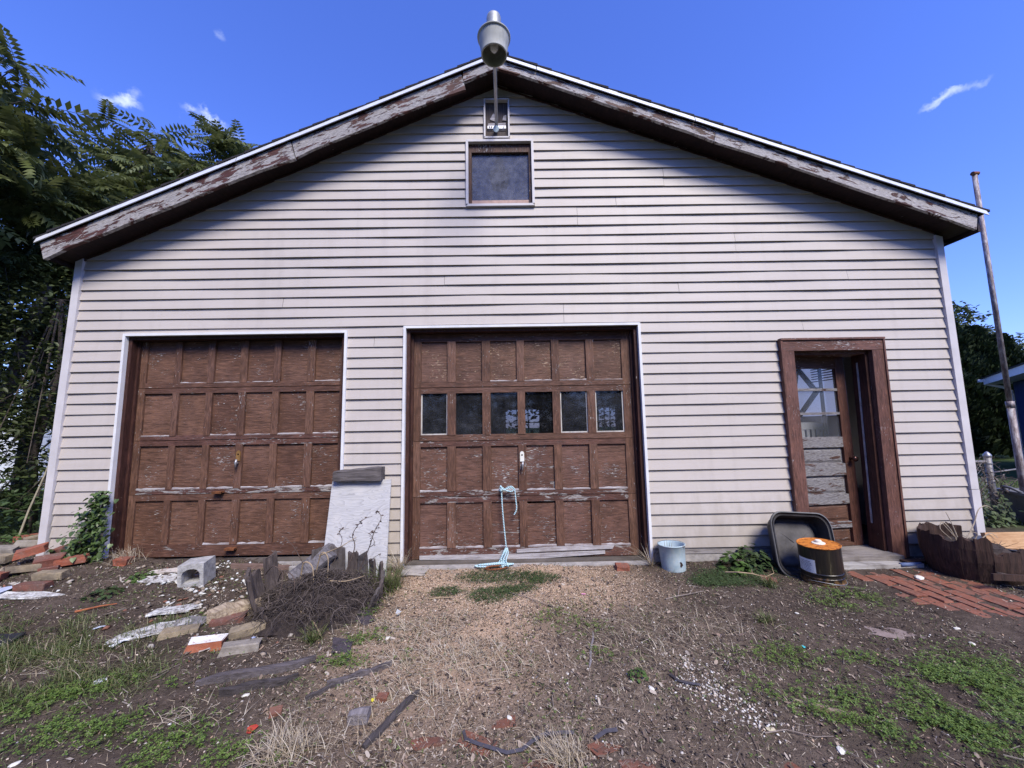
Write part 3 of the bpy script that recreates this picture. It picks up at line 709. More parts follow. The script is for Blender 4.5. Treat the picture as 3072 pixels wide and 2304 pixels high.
soil = M.ramp(M.math('ADD', M.math('MULTIPLY', n1, .5), M.math('MULTIPLY', n2, .5)), [(.32, (.032,.024,.020)), (.5, (.074,.056,.046)), (.70, (.145,.112,.092))])
dry = M.ramp(n2, [(.3, (.085,.066,.052)), (.7, (.235,.180,.140))])
tan = M.ramp(n3, [(.3, (.36,.24,.16)), (.7, (.60,.44,.32))])
c = M.mix(M.math('MULTIPLY', M.attr('dry'), .8), soil, dry); c = M.mix(M.math('MULTIPLY', M.attr('tan'), .9), c, tan)
c = M.mix(M.math('MULTIPLY', M.attr('green'), .55), c, (.045,.055,.022))
far = M.attr('lawn'); c = M.mix(far, c, M.ramp(n1, [(.3, (.035,.06,.02)), (.7, (.07,.10,.035))]))
M.set('Base Color', c); M.set('Roughness', .97); M.b.inputs['Specular IOR Level'].default_value = .1
M.bump(M.math('ADD', M.math('MULTIPLY', n2, .6), M.math('MULTIPLY', n3, .5)), .9, .02)
fx, fy = GX.ravel(), GY.ravel()
lawn = np.clip(np.maximum(np.maximum(sst(5.4, 6.2, fx), sst(.6, 1.5, fy)), np.maximum(sst(-5.2, -6.2, fx), sst(-3.4, -4.2, fy))), 0, 1)
gm = npmesh('ground', V, F, M.m, True, dict(tan=z_tan(fx, fy), dry=z_dry(fx, fy), green=np.clip(z_clover(fx, fy)+z_grass(fx, fy)*.8+z_mat(fx, fy), 0, 1), lawn=lawn))
go = bpy.data.objects.new('ground', gm); COL.objects.link(go); go['kind'] = 'structure'; go['label'] = 'bare trodden yard in front of the garage'

# ------------------------------------------------------------------ scatter tools
def euler(yaw, pit, rol):
    cy, sy, cp, sp, cr, sr = np.cos(yaw), np.sin(yaw), np.cos(pit), np.sin(pit), np.cos(rol), np.sin(rol)
    z = np.zeros_like(cy); o = z+1
    Rz = np.stack([cy,-sy,z, sy,cy,z, z,z,o], -1).reshape(-1,3,3); Ry = np.stack([cp,z,sp, z,o,z, -sp,z,cp], -1).reshape(-1,3,3); Rx = np.stack([o,z,z, z,cr,-sr, z,sr,cr], -1).reshape(-1,3,3)
    return Rz@Ry@Rx
def inst(TV, TF, pos, rot, sc):
    TV = np.asarray(TV, float); TF = np.asarray(TF); N = len(pos); n = len(TV)
    sc = np.asarray(sc, float); sc = sc[:, None] if sc.ndim == 1 else sc
    V = np.einsum('nij,nkj->nki', rot, TV[None]*sc[:, None, :]) + pos[:, None, :]
    F = TF[None] + (np.arange(N)*n)[:, None, None]
    return V.reshape(-1, 3), F.reshape(-1, TF.shape[1])
def inview(x, y, m=.45): return (np.abs(x) < 1.40*(y+3.69)+m)*(y > -2.55)
def scatter(n, dens, x0=-5.2, x1=4.6, y0=-2.5, y1=-.03):
    x = RNG.uniform(x0, x1, n); y = RNG.uniform(y0, y1, n)
    k = (RNG.uniform(0, 1, n) < dens(x, y))*inview(x, y); x, y = x[k], y[k]
    return x, y, ground_z(x, y)
def bscatter(blobs, per_m2, fn):
    """scatter only round the listed patches, per_m2 candidates to the square metre"""
    X, Y = [], []
    for c in blobs:
        rx, ry = c[2]*1.25, c[3]*1.25; n = int(4*rx*ry*per_m2); X.append(RNG.uniform(c[0]-rx, c[0]+rx, n)); Y.append(RNG.uniform(c[1]-ry, c[1]+ry, n))
    x = np.concatenate(X); y = np.concatenate(Y); k = (RNG.uniform(0, 1, len(x)) < fn(x, y))*inview(x, y)*(y < -.03); x, y = x[k], y[k]
    return x, y, ground_z(x, y)
def stuff(name, parts, mat, label, parent=None):
    off = 0; VV, FF = [], []
    for V_, F_ in parts: VV.append(V_); FF.append(F_+off); off += len(V_)
    me = npmesh(name, np.concatenate(VV), np.concatenate(FF), mat)
    o = bpy.data.objects.new(name, me); COL.objects.link(o); o['kind'] = 'stuff'
    if label: o['label'] = label
    if parent is not None: o.parent = parent
    return o
U = lambda a, b, n: RNG.uniform(a, b, n)
OCT_V = np.array([(1,0,0),(-1,0,0),(0,1,0),(0,-1,0),(0,0,1),(0,0,-.6),(.62,.62,.35),(-.55,.6,.3),(-.6,-.5,.4),(.55,-.62,.3)])*.5
OCT_F = np.array([(0,6,4),(6,2,4),(2,7,4),(7,1,4),(1,8,4),(8,3,4),(3,9,4),(9,0,4),(0,9,5),(9,3,5),(3,8,5),(8,1,5),(1,7,5),(7,2,5),(2,6,5),(6,0,5)])
def lumps(x, y, z, s0, s1, flat=(.5, .9), sink=.15, power=2.):
    n = len(x); s = s0+(s1-s0)*U(0, 1, n)**power
    sc = np.stack([s*U(.8, 1.3, n), s*U(.6, 1.0, n), s*U(*flat, n)], 1)
    return inst(OCT_V, OCT_F, np.stack([x, y, z+s*(.25-sink)], 1), euler(U(0, 6.28, n), U(-.4, .4, n), U(-.4, .4, n)), sc)
FLK_V = np.array([(-.5,-.3,0),(.1,-.45,.06),(.5,-.1,0),(.35,.35,.05),(-.2,.4,-.02),(-.5,.1,.08)]); FLK_F = np.array([(0,1,2),(0,2,3),(0,3,4),(0,4,5)])
def flakes(x, y, z, s0, s1, tilt=.45, asp=(.35, .9)):
    n = len(x); s = U(s0, s1, n)
    return inst(FLK_V, FLK_F, np.stack([x, y, z+s*.12+.001], 1), euler(U(0, 6.28, n), U(-tilt, tilt, n), U(-tilt, tilt, n)), np.stack([s, s*U(*asp, n), s], 1))
def blades(x, y, z, h0, h1, w_, lean=.7, seg=3, curl=.9):
    """grass blades: tapering ribbons that bow over"""
    n = len(x); h = U(h0, h1, n); az = U(0, 6.28, n); le = U(.1, lean, n); cu = U(.2, curl, n); wd = w_*U(.6, 1.3, n)
    vs = []
    for k in range(seg+1):
        t = k/seg; ang = le+cu*t*1.2
        r = h*(t*np.sin(le)+t*t*np.sin(cu)*.6); zz = h*(t*np.cos(le)-t*t*(1-np.cos(cu))*.7)
        px, py = x+np.cos(az)*r, y+np.sin(az)*r; ww = wd*(1-t)**.7*.5+.0002
        vs.append(np.stack([px-np.sin(az)*ww, py+np.cos(az)*ww, z+np.maximum(zz, .002)], 1)); vs.append(np.stack([px+np.sin(az)*ww, py-np.cos(az)*ww, z+np.maximum(zz, .002)+.0005], 1))
    V_ = np.stack(vs, 1).reshape(-1, 3); b = (np.arange(n)*(2*seg+2))[:, None, None]
    F_ = np.array([(2*k, 2*k+1, 2*k+3, 2*k+2) for k in range(seg)])[None]+b
    return V_, F_.reshape(-1, 4)
def quads2tri(V_, F_):
    return V_, np.concatenate([F_[:, [0,1,2]], F_[:, [0,2,3]]])
# trifoliate leaf: three notched leaflets
lf = np.array([(0,0,0),(.55,-.34,.10),(1.0,-.22,.05),(.93,0,.0),(1.0,.22,.05),(.55,.34,.10)])
CV, CF = [], []
for q in range(3):
    a = q*2.094; Rm = np.array([(math.cos(a),-math.sin(a),0),(math.sin(a),math.cos(a),0),(0,0,1)])
    CV.append(lf@Rm.T); CF += [(6*q, 6*q+1, 6*q+2), (6*q, 6*q+2, 6*q+3), (6*q, 6*q+3, 6*q+4), (6*q, 6*q+4, 6*q+5)]
CV = np.concatenate(CV); CF = np.array(CF)
def clover(x, y, z, s0, s1, lift=.02):
    n = len(x); s = U(s0, s1, n)
    return inst(CV, CF, np.stack([x, y, z+U(.002, lift, n)], 1), euler(U(0, 6.28, n), U(-.5, .5, n), U(-.5, .5, n)), s)
def leafmat(name, cols, rough=.55, trans=.25, spec=.3):
    """leaf: several greens picked per leaf, a little light comes through"""
    M = Mat(name); k = len(cols)
    c = M.ramp(M.island(), [(i/k, c_) for i, c_ in enumerate(cols)], 'LINEAR')
    c = M.mix(M.math('MULTIPLY', M.noise(M.pos(), 1.3, 3), .35), c, tuple(x*.55 for x in cols[0]))
    M.set('Base Color', c); M.set('Roughness', rough); M.b.inputs['Specular IOR Level'].default_value = spec
    if trans:
        t = M.t.nodes.new('ShaderNodeBsdfTranslucent'); M.t.links.new(c, t.inputs[0]); mx = M.t.nodes.new('ShaderNodeMixShader'); mx.inputs[0].default_value = trans
        M.t.links.new(M.b.outputs[0], mx.inputs[1]); M.t.links.new(t.outputs[0], mx.inputs[2]); M.t.links.new(mx.outputs[0], M.out.inputs[0])
    return M.m
def bitmat(name, cols, rough=.9):
    M = Mat(name); k = len(cols); c = M.ramp(M.island(), [(i/k, c_) for i, c_ in enumerate(cols)], 'CONSTANT')
    n = M.noise(M.pos(), 220, 3); c = M.mix(M.math('MULTIPLY', n, .5), c, tuple(x*.5 for x in cols[0])); M.set('Base Color', c); M.set('Roughness', rough); return M.m
# ------------------------------------------------------------------ loose ground cover
on = lambda x, y: 1+0*x
path = lambda x, y: (x > 2.83)*(x < 3.6)*(y > -1.9)
x, y, z = scatter(60000, lambda x, y: (.75-.55*z_tan(x, y))*(.25+1.1*fbm(x*2, y*2, 71))*(1-.93*path(x, y)))
stuff('soil_crumbs', [lumps(x, y, z, .004, .020, (.4,.8), .22)], bitmat('soil_crumb', [(.050,.038,.034),(.065,.049,.043),(.085,.066,.058),(.055,.042,.039),(.12,.095,.082)]), 'dark crumbs of soil over the yard')
x, y, z = scatter(210000, lambda x, y: np.clip(z_tan(x, y)*1.5, 0, 1)*.85*(.10+.90*sst(-1.05, -.65, y))+.012)
stuff('wood_chips', [flakes(x, y, z, .005, .013)], bitmat('tan_chip', [(.56,.405,.285),(.64,.50,.385),(.46,.31,.21),(.70,.60,.50),(.36,.25,.18)]), 'tan chips spread before the middle door')
x, y, z = scatter(330000, lambda x, y: (.22+.85*z_dry(x, y))*(.1+1.3*fbm(x*5, y*5, 73))*(1-.85*path(x, y)))
stuff('leaf_litter', [flakes(x, y, z, .004, .015, .7, (.2, .7)), flakes(x[::40], y[::40], z[::40]+.003, .016, .034, .7, (.3, .7))], bitmat('dead_leaf', [(.10,.072,.058),(.22,.165,.13),(.060,.042,.037),(.36,.29,.24),(.14,.10,.082),(.44,.38,.33),(.045,.034,.032),(.28,.20,.16)]), 'dry leaf scraps and bark bits')
def z_gravel(x, y): return np.clip(np.maximum(blob(x, y, .90, -1.62, .13, .15), .55*blob(x, y, 1.05, -1.86, .14, .12)) , 0, 1)
x, y, z = scatter(60000, lambda x, y: .035*(.3+1.4*fbm(x*3, y*3, 77))+.06*blob(x, y, .45, -1.75, .5, .4))
x2, y2, z2 = bscatter([(.90,-1.62,.16,.18), (1.05,-1.86,.17,.15)], 9000, lambda x, y: z_gravel(x, y)*np.clip(fbm(x*9, y*9, 78)*3-.9, 0, 1))
stuff('white_gravel', [lumps(x, y, z, .004, .016, power=2.2), lumps(x2, y2, z2, .005, .018, power=1.5)], bitmat('pale_gravel', [(.62,.58,.54),(.50,.46,.43),(.70,.68,.66),(.55,.45,.38),(.38,.34,.32)]), 'white pebbles strewn thickest at the right of centre')
x, y, z = bscatter(CL, 9500, lambda x, y: np.clip(z_clover(x, y)*1.35, 0, 1))
x2, y2, z2 = scatter(40000, lambda x, y: np.clip(fbm(x*4.2, y*4.2, 79)*3.4-1.45, 0, 1)*.42*(1-.9*path(x, y))*(1-.7*z_tan(x, y)))
stuff('clover', [clover(x, y, z, .0055, .0115, .030), clover(x2, y2, z2, .0045, .009)], leafmat('clover_leaf', [(.085,.150,.028),(.13,.205,.04),(.055,.10,.022),(.17,.24,.06)], .5, .2), 'bright clover and chickweed patches')
x, y, z = bscatter(MT, 16000, lambda x, y: np.clip(z_mat(x, y)*1.5, 0, 1))
stuff('creeping_weed', [clover(x, y, z, .0042, .0085, .022)], leafmat('creeping_leaf', [(.055,.09,.032),(.08,.12,.045),(.04,.07,.025)], .6, .15), 'low dark creeping weed before the middle door')
x, y, z = bscatter(GR, 5200, lambda x, y: np.clip(z_grass(x, y)*1.3, 0, 1))
x2, y2, z2 = scatter(60000, lambda x, y: (np.clip(fbm(x*5, y*5, 83)*2.8-1.1, 0, 1)*.4+.15*z_clover(x, y))*(1-.95*path(x, y))*(1-.6*z_tan(x, y)))
stuff('grass', [blades(x, y, z, .025, .075, .0036, 1.35), blades(x2, y2, z2, .012, .045, .0028, 1.3)], leafmat('grass_blade', [(.065,.10,.028),(.10,.14,.04),(.16,.18,.075),(.05,.08,.022),(.22,.20,.11)], .5, .25), 'sparse green grass, thickest at the left')
DT = [(.18,-2.02,.10,.05),(-.07,-1.47,.22,.12),(-.17,-1.32,.15,.1),(-.88,-2.0,.16,.10),(-1.43,-1.78,.18,.08),(-.50,-1.40,.25,.2),(-.42,-1.72,.2,.1),(-.55,-1.05,.3,.15),(-.70,-1.95,.3,.1),(-1.0,-1.0,.2,.2),(.9,-1.2,.5,.3),(-2.6,-1.4,.5,.2)]
def z_dead(x, y):
    v = 0*x
    for k, c_ in enumerate(DT): v = np.maximum(v, blob(x, y, *c_)*(1 if k < 8 else .35))
    return v
x, y, z = bscatter(DT, 4800, lambda x, y: z_dead(x, y)*.55)
x2, y2, z2 = scatter(150000, lambda x, y: (.10+.36*z_dry(x, y))*(.0+1.3*fbm(x*3.4, y*3.4, 89))*(1-.93*path(x, y)))
stuff('dead_grass', [blades(x, y, z, .03, .09, .0026, 1.5, 4, 1.4), blades(x2, y2, z2, .008, .032, .0020, 1.55, 4, 1.5)], leafmat('straw_blade', [(.34,.265,.18),(.46,.385,.29),(.25,.19,.135),(.54,.48,.40)], .8, .1), 'flattened tufts of dead straw grass')
# stray twigs
tw = MB()
for k in range(420):
    x = random.uniform(-4.4, 4.0); y = random.uniform(-2.4, -.08)
    if not inview(np.array([x]), np.array([y]))[0] or path(np.array([x]), np.array([y]))[0]: continue
    L = random.uniform(.03, .14)*(1.6 if random.random() < .1 else 1); a = random.uniform(0, 6.28); b = a+random.uniform(-.6, .6)
    p0 = (x, y); p1 = (x+L*.5*math.cos(a), y+L*.5*math.sin(a)); p2 = (p1[0]+L*.5*math.cos(b), p1[1]+L*.5*math.sin(b)); r = random.uniform(.0008, .0024)
    tw.tube([(p[0], p[1], gz(*p)+r+.002+random.uniform(0, .008)) for p in (p0, p1, p2)], [r, r, r*.5], 4, False)
struct('twig_litter', tw, bitmat('grey_twig', [(.16,.125,.105),(.25,.205,.18),(.09,.068,.058),(.32,.28,.25)]), kind='stuff', label='thin dead twigs scattered about')
def z_plast(x, y): return np.clip(np.maximum(np.maximum(blob(x, y, -2.62, -.12, .22, .07), .8*blob(x, y, -2.35, -.55, .20, .26)), np.maximum(.5*blob(x, y, -2.75, -.40, .25, .16), .5*blob(x, y, -3.55, -.62, .16, .05))), 0, 1)
x, y, z = scatter(60000, lambda x, y: z_plast(x, y)*.5*np.clip(fbm(x*8, y*8, 91)*3-.8, 0, 1)+.004*(x < -1.2))
stuff('plaster_rubble', [lumps(x, y, z, .006, .042, (.3, .7), .1, 2.6)], bitmat('broken_plaster', [(.66,.67,.66),(.56,.58,.58),(.72,.72,.70),(.45,.45,.45),(.60,.55,.50)]), 'white plaster crumbs below the left door')
def z_rub(x, y): return np.clip(np.maximum(np.maximum(blob(x, y, -2.15, -.75, .42, .36), .8*blob(x, y, -2.75, -.35, .5, .22)), np.maximum(.7*blob(x, y, -3.75, -.40, .45, .22), .6*blob(x, y, -1.75, -1.15, .35, .22))), 0, 1)
x, y, z = scatter(26000, lambda x, y: z_rub(x, y)*.95*np.clip(fbm(x*6, y*6, 95)*3.0-.8, 0, 1))
stuff('mixed_rubble', [lumps(x, y, z, .008, .055, (.3, .7), .12, 2.8), flakes(x[::3]+.01, y[::3], z[::3]+.004, .02, .06, .6, (.15, .4))], bitmat('rubble_bit', [(.26,.21,.16),(.10,.075,.062),(.40,.36,.33),(.20,.075,.05),(.055,.042,.036),(.33,.27,.22),(.15,.12,.10),(.58,.57,.55)]), 'broken bits of brick, bark and plaster on the left slope')
# ------------------------------------------------------------------ bricks
def brick_mesh(name, sx=.20, sy=.095, sz=.06, seed=0, chip=.018, half=False):
    r = random.Random(seed); bm = bmesh.new(); bmesh.ops.create_cube(bm, size=1)
    for v in bm.verts: v.co = Vector((v.co.x*sx*(.55 if half else 1), v.co.y*sy, v.co.z*sz))
    bmesh.ops.bevel(bm, geom=bm.edges[:], offset=.0045, segments=1, affect='EDGES')
    for v in bm.verts: v.co += Vector([r.uniform(-.0035, .0035) for _ in range(3)])
    for k in range(3):      # knocked-off corners
        c = Vector((r.choice((-1,1))*sx*(.275 if half else .5), r.choice((-1,1))*sy*.5, r.choice((-1,1))*sz*.5))
        for v in bm.verts:
            d = (v.co-c).length
            if d < .028: v.co -= (v.co).normalized()*chip*r.uniform(.3, 1)
    if half:
        for v in bm.verts:
            if v.co.x > sx*.2: v.co.x += r.uniform(-.018, .012)
    me = bpy.data.meshes.new(name); bm.to_mesh(me); bm.free(); return me
def brickmat(name, a, b, grime=.6, white=0.0, gcol=(.10,.085,.075)):
    M = Mat(name); P = M.pos(); n = M.noise(P, 24, 6, .65); n2 = M.noise(P, 90, 4, .7); n3 = M.noise(P, 9, 4, .6)
    c = M.ramp(n, [(.3, a), (.7, b)]); c = M.mix(M.ramp(n3, [(.40, 0), (.68, grime)]), c, gcol); c = M.mix(M.ramp(M.noise(P, 55, 6, .75), [(.56, 0), (.66, .5)]), c, (.30,.26,.235))
    c = M.mix(M.ramp(n2, [(.62, 0), (.72, .45)]), c, tuple(x*.4 for x in a))
    if white:
        nz = M.sep(M.g.outputs['Normal'])[2]
        c = M.mix(M.math('MULTIPLY', M.ramp(nz, [(.6, 0), (.8, 1)]), M.ramp(M.noise(P, 34, 6, .75), [(.52-white*.2, 0), (.60-white*.2, 1)])), c, (.66,.65,.64))
    M.set('Base Color', c); M.set('Roughness', .93); M.bump(n2, .6, .006); return M.m
BR_RED = brickmat('red_brick', (.22,.062,.036), (.33,.105,.062))
BR_DARK = brickmat('dark_red_brick', (.12,.042,.032), (.20,.075,.055), .7)
BR_TAN = brickmat('tan_grey_brick', (.20,.155,.105), (.33,.27,.19), .75)
BR_GREY = brickmat('grey_brick', (.20,.175,.155), (.32,.29,.26), .7)
BR_MORT = brickmat('mortared_red_brick', (.26,.075,.040), (.36,.12,.065), .15, .9)
BR_PATH = brickmat('walk_brick', (.165,.058,.036), (.27,.100,.062), .55, 0, (.11,.085,.072))
BR_BUR = brickmat('soil_stained_brick', (.13,.050,.032), (.22,.085,.055), .8, 0, (.075,.056,.048))
BM = [brick_mesh('brick', seed=k) for k in range(6)]; BH = [brick_mesh('half_brick', seed=20+k, half=True) for k in range(3)]
def mbrick(k, mat, half=False):
    me = (BH if half else BM)[k].copy(); me.materials.clear(); me.materials.append(mat); return me
PILE = 'loose bricks piled at the left corner'
bl = [ # x, y, lift, yaw, pitch, roll, material, variant, half, label
 (-4.15,-.20,.105,28,-14,8,BR_RED,0,0,'bright red brick tilted on top of the corner pile'),
 (-4.02,-.36,.040,62,10,-8,BR_TAN,1,0,'tan mossy brick in front of the tilted red one'),
 (-4.10,-.50,.035,15,5,-4,BR_RED,2,0,'red brick at the far left edge of the photo'),
 (-4.40,-.22,.060,5,0,6,BR_TAN,3,0,'pale tan brick behind the leftmost red brick'),
 (-3.97,-.075,.090,8,-9,10,BR_DARK,4,0,'dark red brick lying against the foot of the corner board'),
 (-3.78,-.20,.050,22,-6,4,BR_RED,5,0,'red brick nearest the climbing vine'),
 (-3.93,-.25,.055,24,-5,22,BR_DARK,0,0,'thin-looking dark brick on edge within the pile'),
 (-3.68,-.44,.030,12,2,3,BR_TAN,1,0,'yellowish brick half sunk below the pile'),
 (-3.42,-.13,.025,6,0,2,BR_RED,0,1,'short red half brick right of the vine'),
 (-4.52,.10,.070,35,10,-8,BR_GREY,2,0,'grey brick left of the corner board'),
 (-4.62,.25,.085,70,-6,5,BR_TAN,3,0,'tan brick highest beside the corner board'),
 (-4.62,-.02,.040,20,6,12,BR_GREY,4,0,'mortar-grey brick leaning under the grey one'),
 (-4.95,.45,.045,14,-4,0,BR_RED,5,0,'orange red brick farthest back on the left'),
 (-3.62,-.60,.012,10,2,0,BR_DARK,1,0,'flat dark red brick nearly buried in front of the pile'),
 (-3.80,-.36,.030,40,0,-10,BR_DARK,2,1,'stub of dark brick in the middle of the pile')]
for x, y, h, yw, pt, rl, mt, k, hf, lab in bl:
    one('brick', mbrick(k, mt, hf), None, lab, 'brick', (x, y, gz(x, y)+h), (R(rl), R(pt), R(yw)), PILE)
fb = [(-1.825,-1.235,.028,14,0,0,BR_MORT,0,0,'red brick crusted with white mortar on top'),
 (-1.685,-1.075,.028,32,-3,4,BR_TAN,1,0,'tan brick just right of the mortar-topped one'),
 (-1.60,-1.265,.020,20,4,-6,BR_GREY,2,0,'weathered greyish brick nearest the dark planks'),
 (-2.09,-1.105,.014,26,2,3,BR_TAN,3,0,'long mossy tan brick flat in the soil'),
 (-1.88,-.965,.022,20,0,10,BR_DARK,4,0,'dark purple-red brick under the splintered log'),
 (.965,-.165,.020,-8,0,4,BR_RED,1,1,'small red brick stub before the right end of the sill'),
 (2.08,-.42,.012,-24,4,0,BR_DARK,2,1,'pinkish brick lump crusted with white near the black pail')]
for x, y, h, yw, pt, rl, mt, k, hf, lab in fb:
    one('brick', mbrick(k, mt, hf), None, lab, 'brick', (x, y, gz(x, y)+h-.013), (R(rl), R(pt), R(yw)))
frag = [(-.62,-1.72,'orange brick chip half way down the bare yard'), (-1.08,-1.79,'small orange brick chip beside the dead grass at the left'), (-.05,-1.86,'faint brick patch showing through gravel near the bottom edge'), (-.36,-1.97,'worn brick face at the bottom left of the strap'), (.09,-2.08,'orange brick under the pale tuft at the bottom edge'), (-.16,-1.97,'buried brick edge beside the dark strap'), (.36,-2.0,'orange buried brick at the bottom right of the pale tuft'), (.47,-2.10,'second buried brick close to the bottom edge right of the tuft'), (1.02,-2.13,'red buried brick at the bottom edge right of centre')]
for k, (x, y, lab) in enumerate(frag):
    sm = k < 2
    o = one('brick_fragment' if sm else 'buried_brick', mbrick(k % 3, BR_PATH if sm else BR_BUR, True), None, lab, 'brick', (x, y, gz(x, y)+(.004 if sm else -.027)), (R(random.uniform(-6, 6)), R(random.uniform(-6, 6)), R(random.uniform(-25, 25))))
    o.scale = (.45, .5, .5) if sm else (random.uniform(.9, 1.5), random.uniform(.6, 1.0), 1)
# brick walk by the entry door: every brick a piece of the walk
walk = struct('brick_walk', MB().prismz([(2.80,-2.3), (3.62,-2.3), (3.62,-.25), (2.80,-.25)], -.09, -.022), plain('walk_bedding', (.045,.034,.030), .95, .3, 30, .5), label='red brick walk leading to the entry door')
wm = [mbrick(k, BR_PATH) for k in range(6)]
rr = random.Random(9)
for cx in range(8):
    for ry in range(11):
        x = 2.862 + cx*.1015; y = -.37 - ry*.2065 - (.10 if cx % 2 else 0)
        if x > 3.6 or y < -2.25: continue
        bury = .0
        edge = 2.80 + max(0, (-y-.75))*.62 + .06*math.sin(y*9)
        if x < edge+.02: bury = -.020*min(1, (edge+.06-x)/.10)
        o = obj('brick', wm[rr.randrange(6)], None, walk, (x+rr.uniform(-.004, .004), y+rr.uniform(-.006, .006), -.026+rr.uniform(-.004, .004)+bury), (R(rr.uniform(-2, 2)), R(rr.uniform(-2, 2)), R(90+rr.uniform(-2, 2)+(180 if rr.random() < .5 else 0))))
# soil drifted over the near edge of the walk is the ground sheet itself

# ------------------------------------------------------------------ concrete half block
BLK = plain('pale_concrete_block', (.33,.325,.33), .95, .35, 26, .9)
bm_ = MB(); L, H_, D_, w_ = .195, .185, .195, .030
arch = [(-L/2+w_, w_+.004)] + [(L/2-w_, w_+.004)] + [( (L/2-w_)*math.cos(t), .105+.045*math.sin(t)) for t in np.linspace(0, math.pi, 9)]
out = [(-L/2, 0), (L/2, 0), (L/2, H_), (-L/2, H_)]
n_ = len(arch)
def ring(y):
    return [(x, y, z) for x, z in arch]
ang = lambda p: math.atan2(p[1]-.09, p[0])
outer = []
for x, z in arch:
    dx, dz = x, z-.0925; s = min(abs((L/2)/dx) if abs(dx) > 1e-6 else 1e9, abs((.0925)/dz) if abs(dz) > 1e-6 else 1e9); outer.append((dx*s, .0925+dz*s))
# force true corners
outer = [(-L/2, 0), (L/2, 0)] + [(L/2, .0925)] + outer[3:-1] + [(-L/2, .0925)]
outer[4] = (L/2, H_); outer[-3] = (-L/2, H_)
vs_ = [(x, -D_/2, z) for x, z in arch] + [(x, -D_/2, z) for x, z in outer] + [(x, D_/2, z) for x, z in arch] + [(x, D_/2, z) for x, z in outer]
fs_ = []
for k in range(n_):
    k2 = (k+1) % n_
    fs_ += [(k, n_+k, n_+k2, k2), (2*n_+k, 2*n_+k2, 3*n_+k2, 3*n_+k), (k, k2, 2*n_+k2, 2*n_+k), (n_+k, 3*n_+k, 3*n_+k2, n_+k2)]
bx, by = -2.50, -.46
blk = one('concrete_block', MB().add([tuple(c+random.uniform(-.0015, .0015) for c in v) for v in vs_], fs_), BLK, 'pale grey concrete half block with its arched hole facing out', 'concrete block', (bx, by, gz(bx, by)-.008), (R(2), R(-3), R(12)))
blk.scale = (.9, .9, .92)
# ------------------------------------------------------------------ slabs of flaking plaster
def slab(name, pts, th, loc, rot, mat, label, cat='slab'):
    bm = bmesh.new(); vs = [bm.verts.new((x, y, 0)) for x, y in pts]; f = bm.faces.new(vs); r = bmesh.ops.extrude_face_region(bm, geom=[f])
    for v in [g for g in r['geom'] if isinstance(g, bmesh.types.BMVert)]: v.co.z += th
    bmesh.ops.recalc_face_normals(bm, faces=bm.faces); bmesh.ops.triangulate(bm, faces=[f for f in bm.faces if len(f.verts) > 4])
    bmesh.ops.subdivide_edges(bm, edges=bm.edges[:], cuts=2, use_grid_fill=True)
    for v in bm.verts: v.co += Vector([random.uniform(-.008, .008), random.uniform(-.008, .008), random.uniform(-.003, .003)])
    me = bpy.data.meshes.new(name); bm.to_mesh(me); bm.free()
    return one(name, me, mat, label, cat, (loc[0], loc[1], gz(loc[0], loc[1])+loc[2]-.006), tuple(R(a) for a in rot))
def shape(n, rx, ry, seed, j=.25):
    r = random.Random(seed); return [(rx*math.cos(6.283*k/n)*(1+r.uniform(-j, j)), ry*math.sin(6.283*k/n)*(1+r.uniform(-j, j))) for k in range(n)]

M = Mat('whitewashed_plaster'); P = M.pos(); n1 = M.noise(P, 30, 7, .72); n2 = M.noise(P, 9, 4)
c = M.ramp(n1, [(.36, (.10,.085,.08)), (.46, (.34,.33,.33)), (.56, (.60,.605,.61))]); c = M.mix(M.ramp(n2, [(.45, 0), (.7, .6)]), c, (.24,.21,.195))
M.set('Base Color', c); M.set('Roughness', .93); M.bump(n1, .9, .01); PLA = M.m
SLT = plain('slate_grey_scrap', (.17,.16,.17), .85, .3, 30, .4)
slab('plaster_slab', [(-.20,-.03),(-.06,-.06),(.10,-.055),(.20,-.02),(.17,.05),(.02,.06),(-.13,.045)], .012, (-2.27,-1.10,.012), (4,-3,28), PLA, 'long flaky white slab left of the mossy tan brick')
slab('plaster_slab', [(-.13,-.06),(.08,-.07),(.15,-.01),(.10,.06),(-.09,.055)], .014, (-2.33,-.88,.012), (-4,4,30), PLA, 'white speckled slab lying down-slope of the rubble')
slab('plaster_slab', [(-.22,-.05),(.0,-.07),(.20,-.04),(.23,.03),(.06,.07),(-.18,.05)], .010, (-2.72,-.43,.010), (3,2,8), PLA, 'flat whitewashed sheet left of the concrete block')
slab('plaster_slab', [(-.20,-.03),(.12,-.04),(.20,.01),(.03,.05),(-.18,.03)], .010, (-2.86,-.27,.012), (6,-2,4), brickmat('stained_plaster', (.42,.36,.32), (.6,.56,.53), .4), 'stained plaster sheet nearest the left door')
slab('slate_scrap', [(-.08,-.05),(.07,-.06),(.09,.03),(-.03,.06),(-.09,.02)], .010, (-2.10,-1.00,.016), (3,5,20), SLT, 'grey slate scrap behind the mossy tan brick', 'slate')
slab('plaster_slab', [(-.26,-.05),(.1,-.05),(.26,.0),(.08,.05),(-.2,.05)], .012, (-3.55,-.70,.008), (2,3,6), PLA, 'white splattered board edge below the brick pile')
slab('roofing_scrap', [(-.13,-.07),(.12,-.09),(.15,.02),(.02,.08),(-.10,.06)], .006, (-3.1,-1.25,.015), (6,-4,30), plain('black_felt', (.018,.018,.022), .7, .3), 'black felt scrap at the left edge of the yard', 'roofing scrap')
slab('flat_stone', [(-.10,-.06),(.09,-.07),(.12,.03),(.0,.07),(-.11,.04)], .02, (-.86,-.13,.004), (0,2,8), plain('flat_pale_stone', (.34,.31,.29), .95, .2, 20, .4), 'flat pale paving stone right of the leaning plywood', 'stone')
